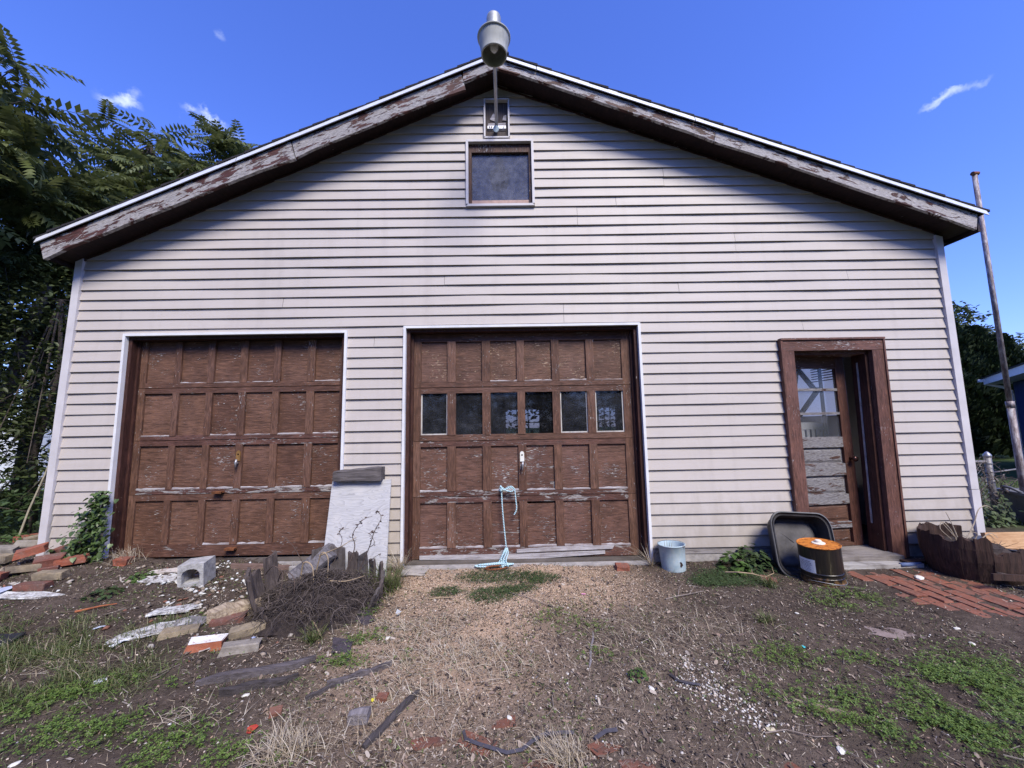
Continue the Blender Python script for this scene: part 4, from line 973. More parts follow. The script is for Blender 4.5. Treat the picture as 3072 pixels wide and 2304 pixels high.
slab('flat_stone', [(-.13,-.05),(.06,-.07),(.14,.0),(.05,.06),(-.10,.05)], .012, (2.30,-1.20,-.004), (0,0,-16), plain('pinkish_flat_stone', (.20,.155,.145), .95, .2, 20, .4), 'pinkish flat stone sunk in the soil at the right', 'stone')
slab('shingle_scrap', [(-.09,-.05),(.08,-.05),(.10,.02),(-.02,.07),(-.09,.03)], .006, (-1.02,-.90,.014), (8,4,-30), plain('purple_shingle', (.055,.045,.055), .9, .3, 60, .4), 'dark purplish shingle scrap right of the root ball', 'shingle')
slab('shingle_scrap', [(-.14,-.04),(.12,-.06),(.14,.03),(-.06,.06)], .006, (-1.0,-1.28,.008), (2,2,-66), bpy.data.materials['purple_shingle'], 'dark shingle strip left of the bright clover', 'shingle')
# white angular rock and pebbles big enough to pick out
def rock(loc, s, mat, label, seed, sq=(1,.8,.7)):
    r = random.Random(seed); bm = bmesh.new(); bmesh.ops.create_icosphere(bm, subdivisions=2, radius=.5)
    for v in bm.verts: v.co *= 1+r.uniform(-.16, .16); v.co.x *= s*sq[0]; v.co.y *= s*sq[1]; v.co.z *= s*sq[2]
    me = bpy.data.meshes.new('rock'); bm.to_mesh(me); bm.free()
    return one('rock', me, mat, label, 'rock', (loc[0], loc[1], gz(loc[0], loc[1])+s*sq[2]*.28), (0, 0, r.uniform(0, 6)))
WST = plain('white_limestone', (.62,.60,.55), .9, .15, 40, .5)
rock((-2.11,-.42), .085, WST, 'white angular rock right of the concrete block', 1)
for k, (x, y, s, lab) in enumerate([(.66,-1.70,.030,'cream oval pebble with brown spots near a green sprig'), (3.28,-.46,.075,'flat white stone on the brick walk'), (.28,-1.55,.020,'tiny white pebble near the metal strip'), (1.27,-2.05,.035,'white stone at the bottom edge right of centre'), (-1.12,-.72,.05,'white plaster lump at the right edge of the root ball'), (2.72,-1.20,.03,'white chip in the dark soil left of the brick walk'), (2.62,-1.36,.028,'white chip nearest the pinkish flat stone'), (-.02,-1.84,.026,'white pebble just above the dark strap'), (1.9,-.98,.022,'pair-like white pebble below the pail'), (-.77,-1.16,.034,'crumpled white scrap beside the clover'), (-1.30,-1.66,.028,'white flake below the two dark planks'), (-1.95,-2.02,.03,'white flake near the bottom left corner')]):
    rock((x, y), s, WST, lab, 30+k, (1.2,.8,.4))
# ------------------------------------------------------------------ plywood and the thick board behind it
M = Mat('bleached_plywood'); P = M.pos((1,.2,1))
ns = M.noise(M.pos((2.0,0,6.5)), 1, 2.2, .5, 1.0); gr = M.math('FRACT', M.math('MULTIPLY', ns, 17)); fn = M.noise(M.pos((14,14,150)), 1, 5, .65); kn = M.noise(P, 5.5, 3, .5)
c = M.ramp(gr, [(.0, (.31,.305,.32)), (.10, (.40,.395,.415)), (.45, (.47,.465,.485)), (1, (.50,.495,.515))])
c = M.mix(M.ramp(fn, [(.30, .55), (.52, 0)]), c, (.34,.335,.36)); c = M.mix(M.ramp(M.vor(M.pos((1,.3,1)), 4.5), [(.015, .85), (.05, 0)]), c, (.13,.12,.13))
c = M.mix(M.ramp(kn, [(.55, 0), (.75, .35)]), c, (.62,.58,.55))
M.set('Base Color', c); M.set('Roughness', .9); M.bump(fn, .5, .004); PLY = M.m
p = MB(); zb = -.04
p.add([(-1.660,-.185,zb),(-1.085,-.215,zb-.03),(-1.092,-.082,.812),(-1.628,-.080,.812),(-1.660,-.171,zb),(-1.085,-.201,zb-.03),(-1.092,-.068,.8125),(-1.628,-.066,.8125)], [(0,1,2,3),(7,6,5,4),(0,4,5,1),(1,5,6,2),(2,6,7,3),(3,7,4,0)])
one('plywood_sheet', p, PLY, 'bleached grey plywood sheet leaning between the two overhead doors', 'plywood')
rows = []; r9 = random.Random(31)
for i in range(8):
    t = i/7; x = -1.602+.437*t; zt = .905+.028*t+r9.uniform(-.006, .006)
    rows.append([(x, -.135+r9.uniform(-.004, .004), .812), (x, -.137+r9.uniform(-.004, .004), zt-.012), (x, -.115, zt), (x, -.032, zt-.004), (x, -.030, .812)])
bmb = loft(MB(), rows, True); bmb.f.append((4,3,2,1,0))
one('weathered_beam', bmb, weathered('rough_grey_beam', 'x', (.030,.025,.026), (.17,.15,.155), (.02,.015,.014), .5), 'rough dark beam end lying on top of the leaning plywood', 'beam')
# ------------------------------------------------------------------ galvanised bucket
cx, cy = 1.425, -.16; bk = thing('bucket', 'bluish galvanised bucket with a rust hole by the wall', 'bucket', (cx, cy, gz(cx, cy)-.012), (R(-2), R(-2), 0))
M = Mat('blue_grey_galvanised'); P = M.pos(); n = M.noise(P, 22, 6, .6); n2 = M.noise(M.pos((30,30,8)), 1, 5, .7); v = M.vor(P, 40)
c = M.ramp(n, [(.3, (.30,.40,.46)), (.7, (.44,.52,.56))]); c = M.mix(M.ramp(n2, [(.52, 0), (.68, .5)]), c, (.50,.53,.55)); c = M.mix(M.ramp(M.noise(M.pos((9,9,6)), 1, 4), [(.63, 0), (.70, .9)]), c, (.10,.07,.055))
M.set('Base Color', c); M.set('Metallic', .15); M.set('Roughness', .6); BKM = M.m
obj('body', MB().lathe([(.0,.004),(.094,.004),(.096,.0),(.099,.012),(.104,.10),(.110,.208),(.114,.211),(.1145,.218),(.110,.220),(.107,.214),(.101,.10),(.094,.02),(.0,.016)], 36), BKM, bk, smooth=True)
obj('rim', MB().lathe([(.1115,.212),(.1165,.214),(.1165,.222),(.1115,.223)], 36), BKM, bk, smooth=True)
obj('rust_hole', slab_me := MB().prism([(-.010,.075),(.0,.068),(.016,.085),(.010,.100),(.002,.112),(-.012,.108),(-.006,.094)], -.1062, -.100), plain('hole_rust', (.03,.018,.014), .9, .3), bk, (.028, .004, -.018))
dw = MB()
for k in range(4): dw.tube([(-.05+k*.02,.0,.10), (-.055+k*.02,.01,.20), (-.06+k*.024,.0,.245+.02*math.sin(k*2))], [.002,.0018,.001], 5)
obj('dead_stem', dw, bpy.data.materials['grey_twig'], bk, kind='stuff')
# ------------------------------------------------------------------ black rectangular tub leaning on the wall
tb = thing('plastic_tub', 'black plastic mixing tub on its side against the wall', 'tub', (2.50, -.345, -.01), (R(-15), R(3), R(-4)))
tb.scale = (.80, .9, .92)
TUBM = plain('faded_black_plastic', (.030,.028,.030), .5, .45, 10, .2, 0, .4); TUBI = plain('paler_black_plastic', (.085,.080,.083), .7, .5, 7, .3)  # floor panel and ribs take a paler tone than the walls
def rrect(w_, h_, r_, y, n=6, cz=.27):
    pts = []
    for sx, sz, a0 in ((1,1,0),(-1,1,90),(-1,-1,180),(1,-1,270)):
        for k in range(n+1):
            a = R(a0+90*k/n); pts.append((sx*(w_/2-r_)+r_*math.cos(a), y, cz+sz*(h_/2-r_)+r_*math.sin(a)))
    return pts
m_ = loft(MB(), [rrect(.60,.54,.12,.0), rrect(.585,.525,.115,.012), rrect(.56,.50,.11,.015), rrect(.52,.46,.10,.15), rrect(.50,.44,.11,.168)])
bw_ = loft(MB(), [rrect(.615,.555,.125,.002), rrect(.615,.555,.125,.020), rrect(.565,.505,.112,.022), rrect(.535,.475,.105,.155), rrect(.50,.44,.11,.176)])
obj('wall', bw_, TUBM, tb, smooth=False)
obj('inner_wall', m_, TUBM, tb)
obj('floor_panel', loft(MB(), [rrect(.46,.40,.10,.166,8), rrect(.44,.38,.10,.150,8), rrect(.40,.34,.10,.142,8)]), TUBI, tb, smooth=True)
rb = MB()
for k, s in enumerate(((-.19,.40),(-.19,.14),(.18,.40),(.18,.13))): rb.tube([(s[0], .146, s[1]), (s[0]*.1, .138, .27+(s[1]-.27)*.1)], .003, 5)
obj('molded_rib', rb, TUBI, tb, kind='stuff')
obj('rim', loft(MB(), [rrect(.615,.555,.125,.0), rrect(.635,.575,.13,.004), rrect(.635,.575,.13,.020), rrect(.612,.552,.12,.024)], False), plain('worn_grey_rim', (.10,.098,.10), .6, .3, 12, .1), tb)
# ------------------------------------------------------------------ five gallon steel pail
pl = thing('steel_pail', 'black steel pail with rusty orange lid and white label', 'pail', (2.525, -.43, gz(2.525, -.43)-.018), (R(1), R(-3), R(0)))
M = Mat('streaked_black_paint'); P = M.pos((30,30,3)); n = M.noise(P, 1, 5, .65); z_ = M.sep(M.pos())[2]
c = M.ramp(n, [(.45, (.012,.010,.010)), (.62, (.022,.017,.013)), (.74, (.10,.085,.05))]); c = M.mix(M.ramp(M.math('ADD', M.math('MULTIPLY', z_, 6), M.noise(M.pos(), 30, 4)), [(.45, .9), (.75, 0)]), c, (.20,.11,.04))
M.set('Base Color', c); M.set('Roughness', .32); M.b.inputs['Specular IOR Level'].default_value = .5; PAILM = M.m
M = Mat('orange_rust_lid'); n = M.noise(M.pos(), 30, 6, .7); M.set('Base Color', M.ramp(n, [(.36, (.13,.035,.012)), (.48, (.46,.15,.022)), (.7, (.58,.22,.04))])); M.set('Roughness', .8); M.bump(n, .3, .003); LIDM = M.m
obj('body', MB().lathe([(.0,.0),(.140,.0),(.143,.004),(.143,.066),(.147,.070),(.147,.076),(.143,.080),(.143,.300),(.146,.304),(.0,.303)], 40), PAILM, pl, smooth=False)
obj('hoop', MB().lathe([(.144,.100),(.149,.104),(.149,.110),(.144,.114)], 40), PAILM, pl, smooth=True)
obj('hoop', MB().lathe([(.141,.030),(.146,.033),(.146,.038),(.141,.041)], 40), PAILM, pl, smooth=True)
obj('bail_wire', MB().tube([(.15*math.cos(a), .15*math.sin(a), .044+.014*math.sin(a*2)) for a in np.linspace(-2.9, .2, 24)], .0022, 6), GALV, pl, smooth=True)
lid = obj('lid', MB().lathe([(.146,.3045),(.148,.310),(.143,.313),(.136,.308),(.0,.3075)], 40), LIDM, pl, smooth=False)
obj('spout_cap', MB().lathe([(.046,.308),(.046,.313),(.040,.316),(.024,.317),(.022,.332),(.018,.335),(.0,.335)], 20, (.01,.01,0)), plain('cream_plastic_cap', (.70,.66,.58), .6, .15, 40, .1), lid, smooth=False)
lb = MB(); a0, a1, nn = R(-198), R(-142), 12
LV = [(.1442*math.cos(a), .1442*math.sin(a), z) for z in (.105, .215) for a in np.linspace(a0, a1, nn)]
lb.add(LV, [(k, k+1, nn+k+1, nn+k) for k in range(nn-1)])
label_ = obj('paper_label', lb, plain('paper_label_white', (.62,.63,.66), .8, .08, 20, .05), pl)
ink = plain('label_ink', (.05,.05,.06), .8, .2)
tx = MB(); r3 = random.Random(3)
for row, z in enumerate(np.linspace(.195, .125, 7)):
    a = a0+R(9)
    while a < a1-R(14):
        w_ = R(r3.uniform(1.5, 5)); hh = .004 if row < 4 else .0025
        tx.add([(.1448*math.cos(a), .1448*math.sin(a), z-hh/2), (.1448*math.cos(a+w_), .1448*math.sin(a+w_), z-hh/2), (.1448*math.cos(a+w_), .1448*math.sin(a+w_), z+hh/2), (.1448*math.cos(a), .1448*math.sin(a), z+hh/2)], [(0,1,2,3)])
        a += w_+R(r3.uniform(1.2, 2.4))
obj('label_print', tx, ink, label_, kind='stuff')
# ------------------------------------------------------------------ staved barrels
STV = weathered('rotten_stave', 'z', (.030,.022,.021), (.125,.10,.095), (.02,.013,.012), .4)
STG = weathered('grey_stave', 'z', (.04,.033,.033), (.15,.13,.13), (.022,.016,.015), .5)
STD = weathered('dark_wet_stave', 'z', (.014,.009,.008), (.075,.042,.034), (.008,.005,.005), .4)
def stave(a, r0, r1, z0, h, wd, th=.022, seed=0, jag=.05):
    """one barrel stave standing at angle a, from radius r0 at its foot to r1 at its split top"""
    r = random.Random(seed); mb = MB(); n = 5; ca, sa = math.cos(a), math.sin(a); rows = []
    for i in range(5):
        t = i/4; rad = r0+(r1-r0)*t+.02*math.sin(t*3.14); w_ = wd*(1-.15*t if jag > .03 else 1+.12*t)
        row = []
        for s in (-1, 1):
            for k in range(n):
                q = (k/(n-1)-.5)*w_*(1 if s < 0 else -1); zz = z0+h*t+(r.uniform(-jag, jag*.3) if i == 4 else 0) + (0 if i < 4 else 0)
                rd = rad+(th/2 if s < 0 else -th/2)+r.uniform(-.003, .003)
                row.append((rd*ca-q*sa, rd*sa+q*ca, zz))
        if i == 4:
            for k in range(n): row[2*n-1-k] = (row[2*n-1-k][0], row[2*n-1-k][1], row[k][2]-.004)
        rows.append(row)
    loft(mb, rows, True); return mb
px, py = -1.40, -.64; pz = gz(px, py)
pb = thing('rotted_barrel_planter', 'collapsed rotten half-barrel full of tangled dead roots before the plywood', 'planter', (px, py, pz))
sv = [(202,.39,.50,.36,.125,STV),(219,.38,.49,.33,.11,STV),(185,.40,.50,.30,.10,STV),(168,.40,.50,.37,.13,STV),(234,.36,.44,.18,.09,STV),
      (66,.34,.36,.31,.10,STG),(48,.34,.37,.27,.085,STV),(82,.35,.38,.30,.10,STV),(30,.35,.40,.27,.075,STV),(14,.35,.41,.24,.065,STG),(-2,.36,.42,.20,.06,STV),(-22,.37,.48,.20,.055,STG),(102,.36,.40,.34,.13,STG),(122,.38,.42,.36,.14,STG)]
for k, (a, r0, r1, h, wd, mt) in enumerate(sv): obj('stave', stave(R(a), r0, r1, -.04, h, wd, seed=k, jag=.045), mt, pb)
# soil and matted roots
sm = MB(); n = 26
rows = []
for i in range(9):
    t = i/8; rad = .40*(1-t)**.7+.0; row = []
    for k in range(n):
        a = 6.283*k/n; fr = 1.0+.35*max(0, math.cos(a-R(-100))); rr_ = rad*fr*(1+random.uniform(-.10, .10))
        row.append((rr_*math.cos(a), rr_*math.sin(a), -.02+.20*t**.8*(1+random.uniform(-.15, .15))))
    rows.append(row)
loft(sm, rows, True)
obj('soil', sm, plain('root_soil', (.040,.030,.027), .97, .4, 40, .8), pb)
rt = MB(); r5 = random.Random(5)
for k in range(1050):
    a = r5.uniform(0, 6.283); rad = .44*r5.random()**.5; x = rad*math.cos(a)+r5.uniform(-.02, .02); y = rad*math.sin(a)*.95-.06
    top = .21*max(0, 1-rad/.56)+.02
    d = r5.uniform(0, 6.283); L = r5.uniform(.06, .22); pts = []; z = top+r5.uniform(-.02, .05)
    for q in range(5):
        pts.append((x, y, max(z, -.01))); d += r5.uniform(-.9, .9); x += L/4*math.cos(d); y += L/4*math.sin(d)-.008; rd = math.hypot(x, y+.06); tz = .21*max(0, 1-rd/.56)+.015; z = z*.45+(tz+r5.uniform(-.02, .055))*.55
    rr_ = r5.uniform(.0008, .0030); rt.tube(pts, [rr_, rr_*1.1, rr_, rr_*.8, rr_*.4], 4, False)
obj('root_tangle', rt, bitmat('dead_root', [(.055,.043,.040),(.095,.077,.072),(.035,.027,.026),(.15,.12,.11),(.07,.054,.05)]), pb, kind='stuff')
def stem(pts, r0, mat, name='dead_stem', leaves=0, seed=0):
    pts = smooth_pts(pts); mb = MB().tube(pts, list(np.linspace(r0, r0*.35, len(pts))), 5); r = random.Random(seed)
    for k in range(leaves):
        t = r.uniform(.35, 1); i = min(int(t*(len(pts)-1)), len(pts)-2); p = Vector(pts[i]).lerp(Vector(pts[i+1]), t*(len(pts)-1)-i)
        d = Vector((r.uniform(-1,1), r.uniform(-1,.3), r.uniform(-.8,.5))).normalized()*r.uniform(.018,.038); s = d.cross(Vector((r.uniform(-1,1), r.uniform(-1,1), 1))).normalized()*.008
        mb.add([p, p+d*.5+s, p+d, p+d*.5-s], [(0,1,2,3)])
    return obj(name, mb, mat, pb)
TWG = plain('brown_dead_stem', (.085,.06,.052), .9, .4, 60, .2); PALEST = plain('straw_root', (.33,.25,.165), .85, .3, 60, .2)
stem([(.10,.12,.18),(.16,.13,.36),(.14,.13,.46),(.22,.12,.57),(.30,.11,.60)], .0045, TWG, leaves=16, seed=1)
stem([(.22,.08,.20),(.30,.06,.38),(.34,.05,.50),(.39,.05,.60),(.36,.04,.66)], .0045, TWG, leaves=16, seed=2)
stem([(.30,.05,.38),(.35,.03,.42),(.31,.02,.50)], .003, TWG, leaves=8, seed=3)
stem([(.22,.07,.2),(.33,.02,.30),(.42,-.02,.36)], .003, TWG, leaves=4, seed=4)
stem([(-.02,.15,.22),(.05,.15,.40),(.02,.16,.48),(.10,.15,.50)], .003, TWG, leaves=8, seed=5)
stem([(-.30,.25,.20),(-.38,.24,.34),(-.46,.22,.44)], .004, TWG, leaves=5, seed=6)
stem([(-.12,.14,.30),(.02,.10,.36),(.10,.04,.40),(.20,.05,.46)], .006, PALEST, 'pale_root')
stem([(-.20,.02,.16),(-.16,-.02,.30),(-.08,-.05,.28),(-.05,-.08,.14)], .007, PALEST, 'pale_root')
stem([(-.10,.05,.20),(-.04,.0,.36),(.02,-.02,.33),(.03,-.04,.16)], .006, PALEST, 'pale_root')
stem([(.05,-.10,.20),(.20,-.12,.20),(.32,-.08,.22)], .005, PALEST, 'pale_root')
stem([(.0,-.35,.10),(.12,-.42,.07),(.22,-.52,.03)], .006, PALEST, 'pale_root')
stem([(-.30,-.10,.20),(-.22,-.18,.30),(-.12,-.22,.26),(-.10,-.26,.12)], .0045, TWG, 'dark_root')
stem([(-.38,-.12,.26),(-.28,-.2,.34),(-.20,-.22,.29),(-.18,-.30,.14)], .0045, TWG, 'dark_root')
# grey log leaning behind the barrel
st = MB(); rows = []
r8 = random.Random(21)
for i in range(9):
    t = i/8; row = []; cx_, cy_, cz_ = -.20+.40*t, .02+.10*t, .0+.30*t
    for k in range(16):
        a = 6.283*k/16; rd = (.115-.02*t)*(1+.10*math.sin(a*3+1.3)+.05*math.sin(a*7+t*3)+r8.uniform(-.03, .03))
        dx, dz = rd*math.cos(a)*-.60, rd*math.cos(a)*.80
        row.append((cx_+dx+(.03*math.sin(a*2) if i == 8 else 0), cy_+rd*.75*math.sin(a), cz_+dz))
    rows.append(row)
loft(st, rows, True)
sx, sy = -1.66, -.34
one('grey_log', st, weathered('silver_log', 'z', (.045,.040,.046), (.215,.20,.22), (.03,.022,.02), .5, (0, R(53), 0)), 'silver grey log leaning behind the rotted barrel', 'log', (sx, sy, gz(sx, sy)+.03)).scale = (.70, .7, .72)
# right-hand barrel planter, dark and wet
rx_, ry_ = 3.83, -.37; rp = thing('barrel_planter', 'dark broken barrel planter with dry stalks beside the brick walk', 'planter', (rx_, ry_, -.01))
for k, a in enumerate(range(150, 400, 17)):
    h = .36+.02*math.sin(k*1.7) - (.07 if 235 < a < 300 else 0) - (.19 if a >= 300 else 0)
    obj('stave', stave(R(a), .235, .285, -.02, h, .082, seed=100+k, jag=.03), STD, rp)
for k, a in enumerate(range(57, 140, 17)): obj('stave', stave(R(a), .235, .285, -.02, .37, .082, seed=130+k, jag=.03), STD, rp)
obj('soil', MB().lathe([(.23,.0),(.24,.20),(.18,.255),(.08,.275),(.0,.27)], 18), bpy.data.materials['root_soil'], rp)
obj('hoop', MB().lathe([(.258,.075),(.263,.078),(.268,.112),(.263,.115)], 32), RUST, rp)
ss_ = MB(); r6 = random.Random(8)
for k in range(70):
    a = r6.uniform(0, 6.28); rd = .2*r6.random(); x, y, z = rd*math.cos(a), rd*math.sin(a), .24; d = r6.uniform(0, 6.28); pts = []; L = r6.uniform(.04, .12)
    for q in range(4): pts.append((x, y, z)); d += r6.uniform(-1, 1); x += L/3*math.cos(d); y += L/3*math.sin(d); z += r6.uniform(-.005, .03)
    ss_.tube(pts, [.002,.0018,.0015,.001], 4, False)
obj('dry_litter', ss_, bpy.data.materials['dead_root'], rp, kind='stuff')
for k, pts in enumerate([[(-.10,0,.25),(-.16,-.02,.36),(-.22,-.02,.43),(-.26,-.03,.38),(-.20,-.05,.30)], [(-.06,.02,.25),(-.10,.02,.40),(-.14,.02,.50)], [(-.04,0,.25),(.06,0,.40),(.12,0,.52),(.19,.0,.55),(.24,0,.52)], [(-.08,-.02,.25),(-.16,-.03,.33),(-.24,-.02,.44)], [(.0,-.02,.25),(.03,-.04,.33),(-.04,-.05,.36)], [(.06,.0,.25),(.16,-.02,.33),(.2,-.04,.30)]]):
    obj('dry_stalk', MB().tube(smooth_pts(pts), list(np.linspace(.005, .002, len(smooth_pts(pts)))), 5), plain('pale_stalk', (.40,.33,.25), .85, .25) if k == 0 else bpy.data.materials['pale_stalk'], rp)
# planter bowl with the tan plank across it
bo = thing('planter_bowl', 'blue grey plastic bowl behind the broken barrel at the right edge', 'bowl', (4.30, -.36, .0))
BOWL = plain('slate_blue_plastic', (.045,.052,.075), .55, .3, 10, .15)
obj('body', MB().lathe([(.0,.0),(.17,.0),(.20,.02),(.27,.20),(.285,.205),(.285,.215),(.262,.215),(.19,.04),(.0,.03)], 32), BOWL, bo, smooth=True)
obj('soil', MB().lathe([(.255,.165),(.18,.185),(.0,.192)], 24), bpy.data.materials['root_soil'], bo)
pk = MB().box(-.30, .30, -.022, .022, -.065, .065, .004)
one('tan_plank', pk, weathered('fresh_tan_plank', 'x', (.40,.22,.11), (.62,.40,.23), (.30,.15,.08), .4), 'tan wooden plank propped on edge in the blue grey bowl', 'plank', (4.27, -.40, .262), (R(-12), R(-1), R(-6)))
for k, (c0, c1, th, mt, lab) in enumerate([((3.55,-.73,.11),(4.35,-.72,.055),.045,'dark_wet_stave','dark strip lying across the foot of the right barrel'), ((3.72,-.62,.10),(4.02,-.98,.01),.05,'rotten_stave','fallen grey stave slanting down at the right edge'), ((3.95,-.60,.14),(4.25,-.95,.02),.06,'rotten_stave','outermost fallen stave at the right edge'), ((3.42,-.20,.045),(4.10,-.14,.03),.06,'dark_wet_stave','dark plank at the wall foot behind the barrel')]):
    a = Vector(c0); b = Vector(c1); d = b-a; s = d.cross(Vector((0,0,1))).normalized()
    one('fallen_stave' if k else 'wood_strip', MB().obox((a+b)/2, d, s*.016 if k == 0 else s*th, s.cross(d).normalized()*(th if k == 0 else .016)), bpy.data.materials[mt], lab, 'stave' if k else 'strip')
bt = MB().tube([(3.36,-.235,.03),(3.47,-.225,.028),(3.55,-.22,.03)], [.017,.018,.016], 10)
one('blue_tube', bt, plain('faded_blue_plastic', (.10,.14,.27), .5, .3), 'short dirty blue tube at the foot of the wall right of the step', 'tube', smooth=True)
# ------------------------------------------------------------------ planks and sticks on the ground
def plank(p0, p1, wd, th, mat, label, name='weathered_plank', cat='plank', lift=.0, nseg=6, wob=.006, tip=True):
    a = Vector((*p0, 0)); b = Vector((*p1, 0)); d = (b-a).normalized(); s = Vector((-d.y, d.x, 0)); rows = []; rr_ = random.Random(label)
    for i in range(nseg+1):
        t = i/nseg; c = a.lerp(b, t); z = gz(c.x, c.y)+lift; w_ = wd*(1+rr_.uniform(-.12, .12))*(.55 if tip and i in (0, nseg) else 1)/2
        hh = th*(1+rr_.uniform(-.2, .2))
        o_ = rr_.uniform(-wob, wob)
        rows.append([tuple(c+s*(-w_+o_)+Vector((0,0,z-.006))), tuple(c+s*(-w_+o_)+Vector((0,0,z+hh))), tuple(c+s*(w_*.1+o_)+Vector((0,0,z+hh*1.1))), tuple(c+s*(w_+o_)+Vector((0,0,z+hh*.9))), tuple(c+s*(w_+o_)+Vector((0,0,z-.006)))])
    mb = loft(MB(), rows, True); mb.f.append((4,3,2,1,0))
    return one(name, mb, mat, label, cat)
DPL = weathered('dark_driftwood', 'x', (.035,.029,.032), (.15,.13,.14), (.012,.009,.009), .5); DPY = weathered('dark_driftwood_across', 'y', (.022,.018,.019), (.105,.090,.094), (.012,.009,.009), .5)
DPY2 = weathered('wet_driftwood', 'x', (.018,.015,.016), (.085,.072,.076), (.012,.009,.009), .5)
plank((-1.60,-1.585), (-1.10,-1.385), .044, .030, DPL, 'long dark plank with a white splintered end below the bricks')
plank((-1.43,-1.655), (-1.115,-1.535), .036, .028, DPY2, 'shorter dark plank lying just below the long one')
plank((-.935,-1.605), (-.655,-1.455), .028, .026, DPL, 'slim dark plank to the right of the pair')
plank((-.600,-2.00), (-.465,-1.68), .030, .014, DPY, 'dark board pointing away from the camera near the bottom edge')
plank((-.98,-1.72), (-.86,-1.58), .02, .016, DPY, 'small dark stick left of the slim plank', 'stick', 'stick')
plank((-.72,-1.86), (-.635,-1.855), .052, .045, weathered('cut_block_end', 'y', (.08,.07,.075), (.25,.225,.24)), 'short cut block of grey wood near the bottom edge', 'wood_block', 'block', nseg=2, tip=False)
plank((1.285,-1.775), (1.475,-1.865), .024, .014, weathered('brown_lath', 'x', (.14,.10,.075), (.30,.235,.18)), 'brown lath lying in the clover at the right', 'lath', 'lath')
plank((2.05,-1.93), (2.16,-1.99), .018, .010, DPL, 'thin dark stick in the bright clover at the right', 'stick', 'stick')
plank((.498,-1.17), (.400,-1.50), .011, .004, plain('grey_metal_strip', (.30,.28,.30), .45, .2, 30, .1, .5), 'narrow grey metal strip lying right of centre', 'metal_strip', 'strip')
plank((-2.02,-.98), (-1.78,-.80), .13, .07, weathered('splintered_log', 'x', (.10,.06,.045), (.52,.43,.32), (.03,.02,.017), .6, (0,0,R(35))), 'splintered log with a pale broken face left of the barrel', 'log', 'log', lift=.01)
plank((-2.42,-.20), (-1.95,-.12), .05, .035, weathered('reddish_strip', 'x', (.10,.06,.05), (.22,.15,.13)), 'reddish wood strip in front of the left door sill', 'wood_strip', 'strip')
plank((-1.95,-.14), (-1.62,-.10), .07, .03, CONC, 'pale concrete strip beside the stump', 'concrete_strip', 'strip')
def branch(pts, r0, label, mat, side=()):
    mb = MB().tube([(x, y, gz(x, y)+r0+.004+z) for x, y, z in pts], list(np.linspace(r0, r0*.4, len(pts))), 6)
    for s in side: mb.tube([(x, y, gz(x, y)+r0+.004+z) for x, y, z in s], list(np.linspace(r0*.5, r0*.2, len(s))), 5)
    return one('branch', mb, mat, label, 'branch')
TWP = plain('grey_branch_bark', (.20,.165,.15), .9, .3, 60, .3)
branch([(1.115,-.745,0),(1.22,-.715,.005),(1.31,-.70,.006),(1.43,-.67,.01)], .006, 'bare branch lying below the galvanised bucket', TWP, [[(1.22,-.715,.005),(1.27,-.62,.02),(1.33,-.55,.02)], [(1.31,-.70,.006),(1.40,-.60,.02)]])
branch([(-.02,-.60,.004),(.10,-.68,.004),(.22,-.78,.004),(.34,-.86,.004)], .004, 'thin branch crossing the tan chips', TWP)
branch([(-.62,-.62,.0),(-.53,-.64,.01),(-.44,-.66,0)], .006, 'short pale stick on the tan chips at the left', PALEST)
branch([(-.84,-.9,.005),(-.74,-.84,.03),(-.66,-.90,.01)], .003, 'forked pale stem on the bare ground right of the barrel', PALEST, [[(-.74,-.84,.03),(-.68,-.76,.04)]])
branch([(1.80,-.31,.01),(1.86,-.39,.045),(1.95,-.43,.05),(2.06,-.42,.02)], .007, 'pale looped vine stem left of the black tub', PALEST, [[(2.06,-.42,.02),(2.16,-.38,.03),(2.2,-.3,.05)], [(1.95,-.43,.05),(1.99,-.36,.06)]])
branch([(-2.94,-.93,.0),(-2.84,-.86,.004),(-2.76,-.83,.004)], .007, 'rusty orange stick on the bare slope at the left', plain('orange_stick', (.30,.10,.045), .8, .3, 40, .2))
branch([(1.02,-1.98,0),(1.12,-1.96,.004),(1.22,-1.99,.004),(1.30,-1.98,.0)], .003, 'fine curved twig near the bottom edge right of centre', TWP)
# plastic straps and small litter
STR = plain('dark_grey_strap', (.06,.055,.065), .35, .3, 30, 0, 0, .5)
def strap(pts, wd, label):
    mb = MB(); rows = []
    for i, (x, y, z) in enumerate(pts):
        a = Vector(pts[min(i+1, len(pts)-1)])-Vector(pts[max(i-1, 0)]); s = Vector((-a.y, a.x, 0)).normalized()*wd/2; zz = gz(x, y)+z+.006
        rows.append([(x-s.x, y-s.y, zz), (x+s.x, y+s.y, zz+wd*.4), (x+s.x, y+s.y, zz+wd*.4-.0015), (x-s.x, y-s.y, zz-.0015)])
    return one('plastic_strap', loft(MB(), rows, True), STR, label, 'strap')
strap([(-.215,-1.915,.0),(-.20,-1.96,.002),(-.15,-1.985,.004),(-.09,-2.01,.006),(-.03,-2.03,.004),(.03,-2.02,.006),(.07,-1.99,.012),(.12,-1.955,.016),(.19,-1.935,.012),(.25,-1.93,.004)], .012, 'dark strap curving along the bottom edge')
strap([(.33,-1.965,.004),(.38,-1.945,.012),(.43,-1.935,.006)], .014, 'short grey strap end right of the pale tuft')
strap([(.79,-1.60,.002),(.81,-1.66,.004),(.85,-1.69,.008),(.90,-1.695,.004)], .010, 'thin dark strap beside the white pebbles')
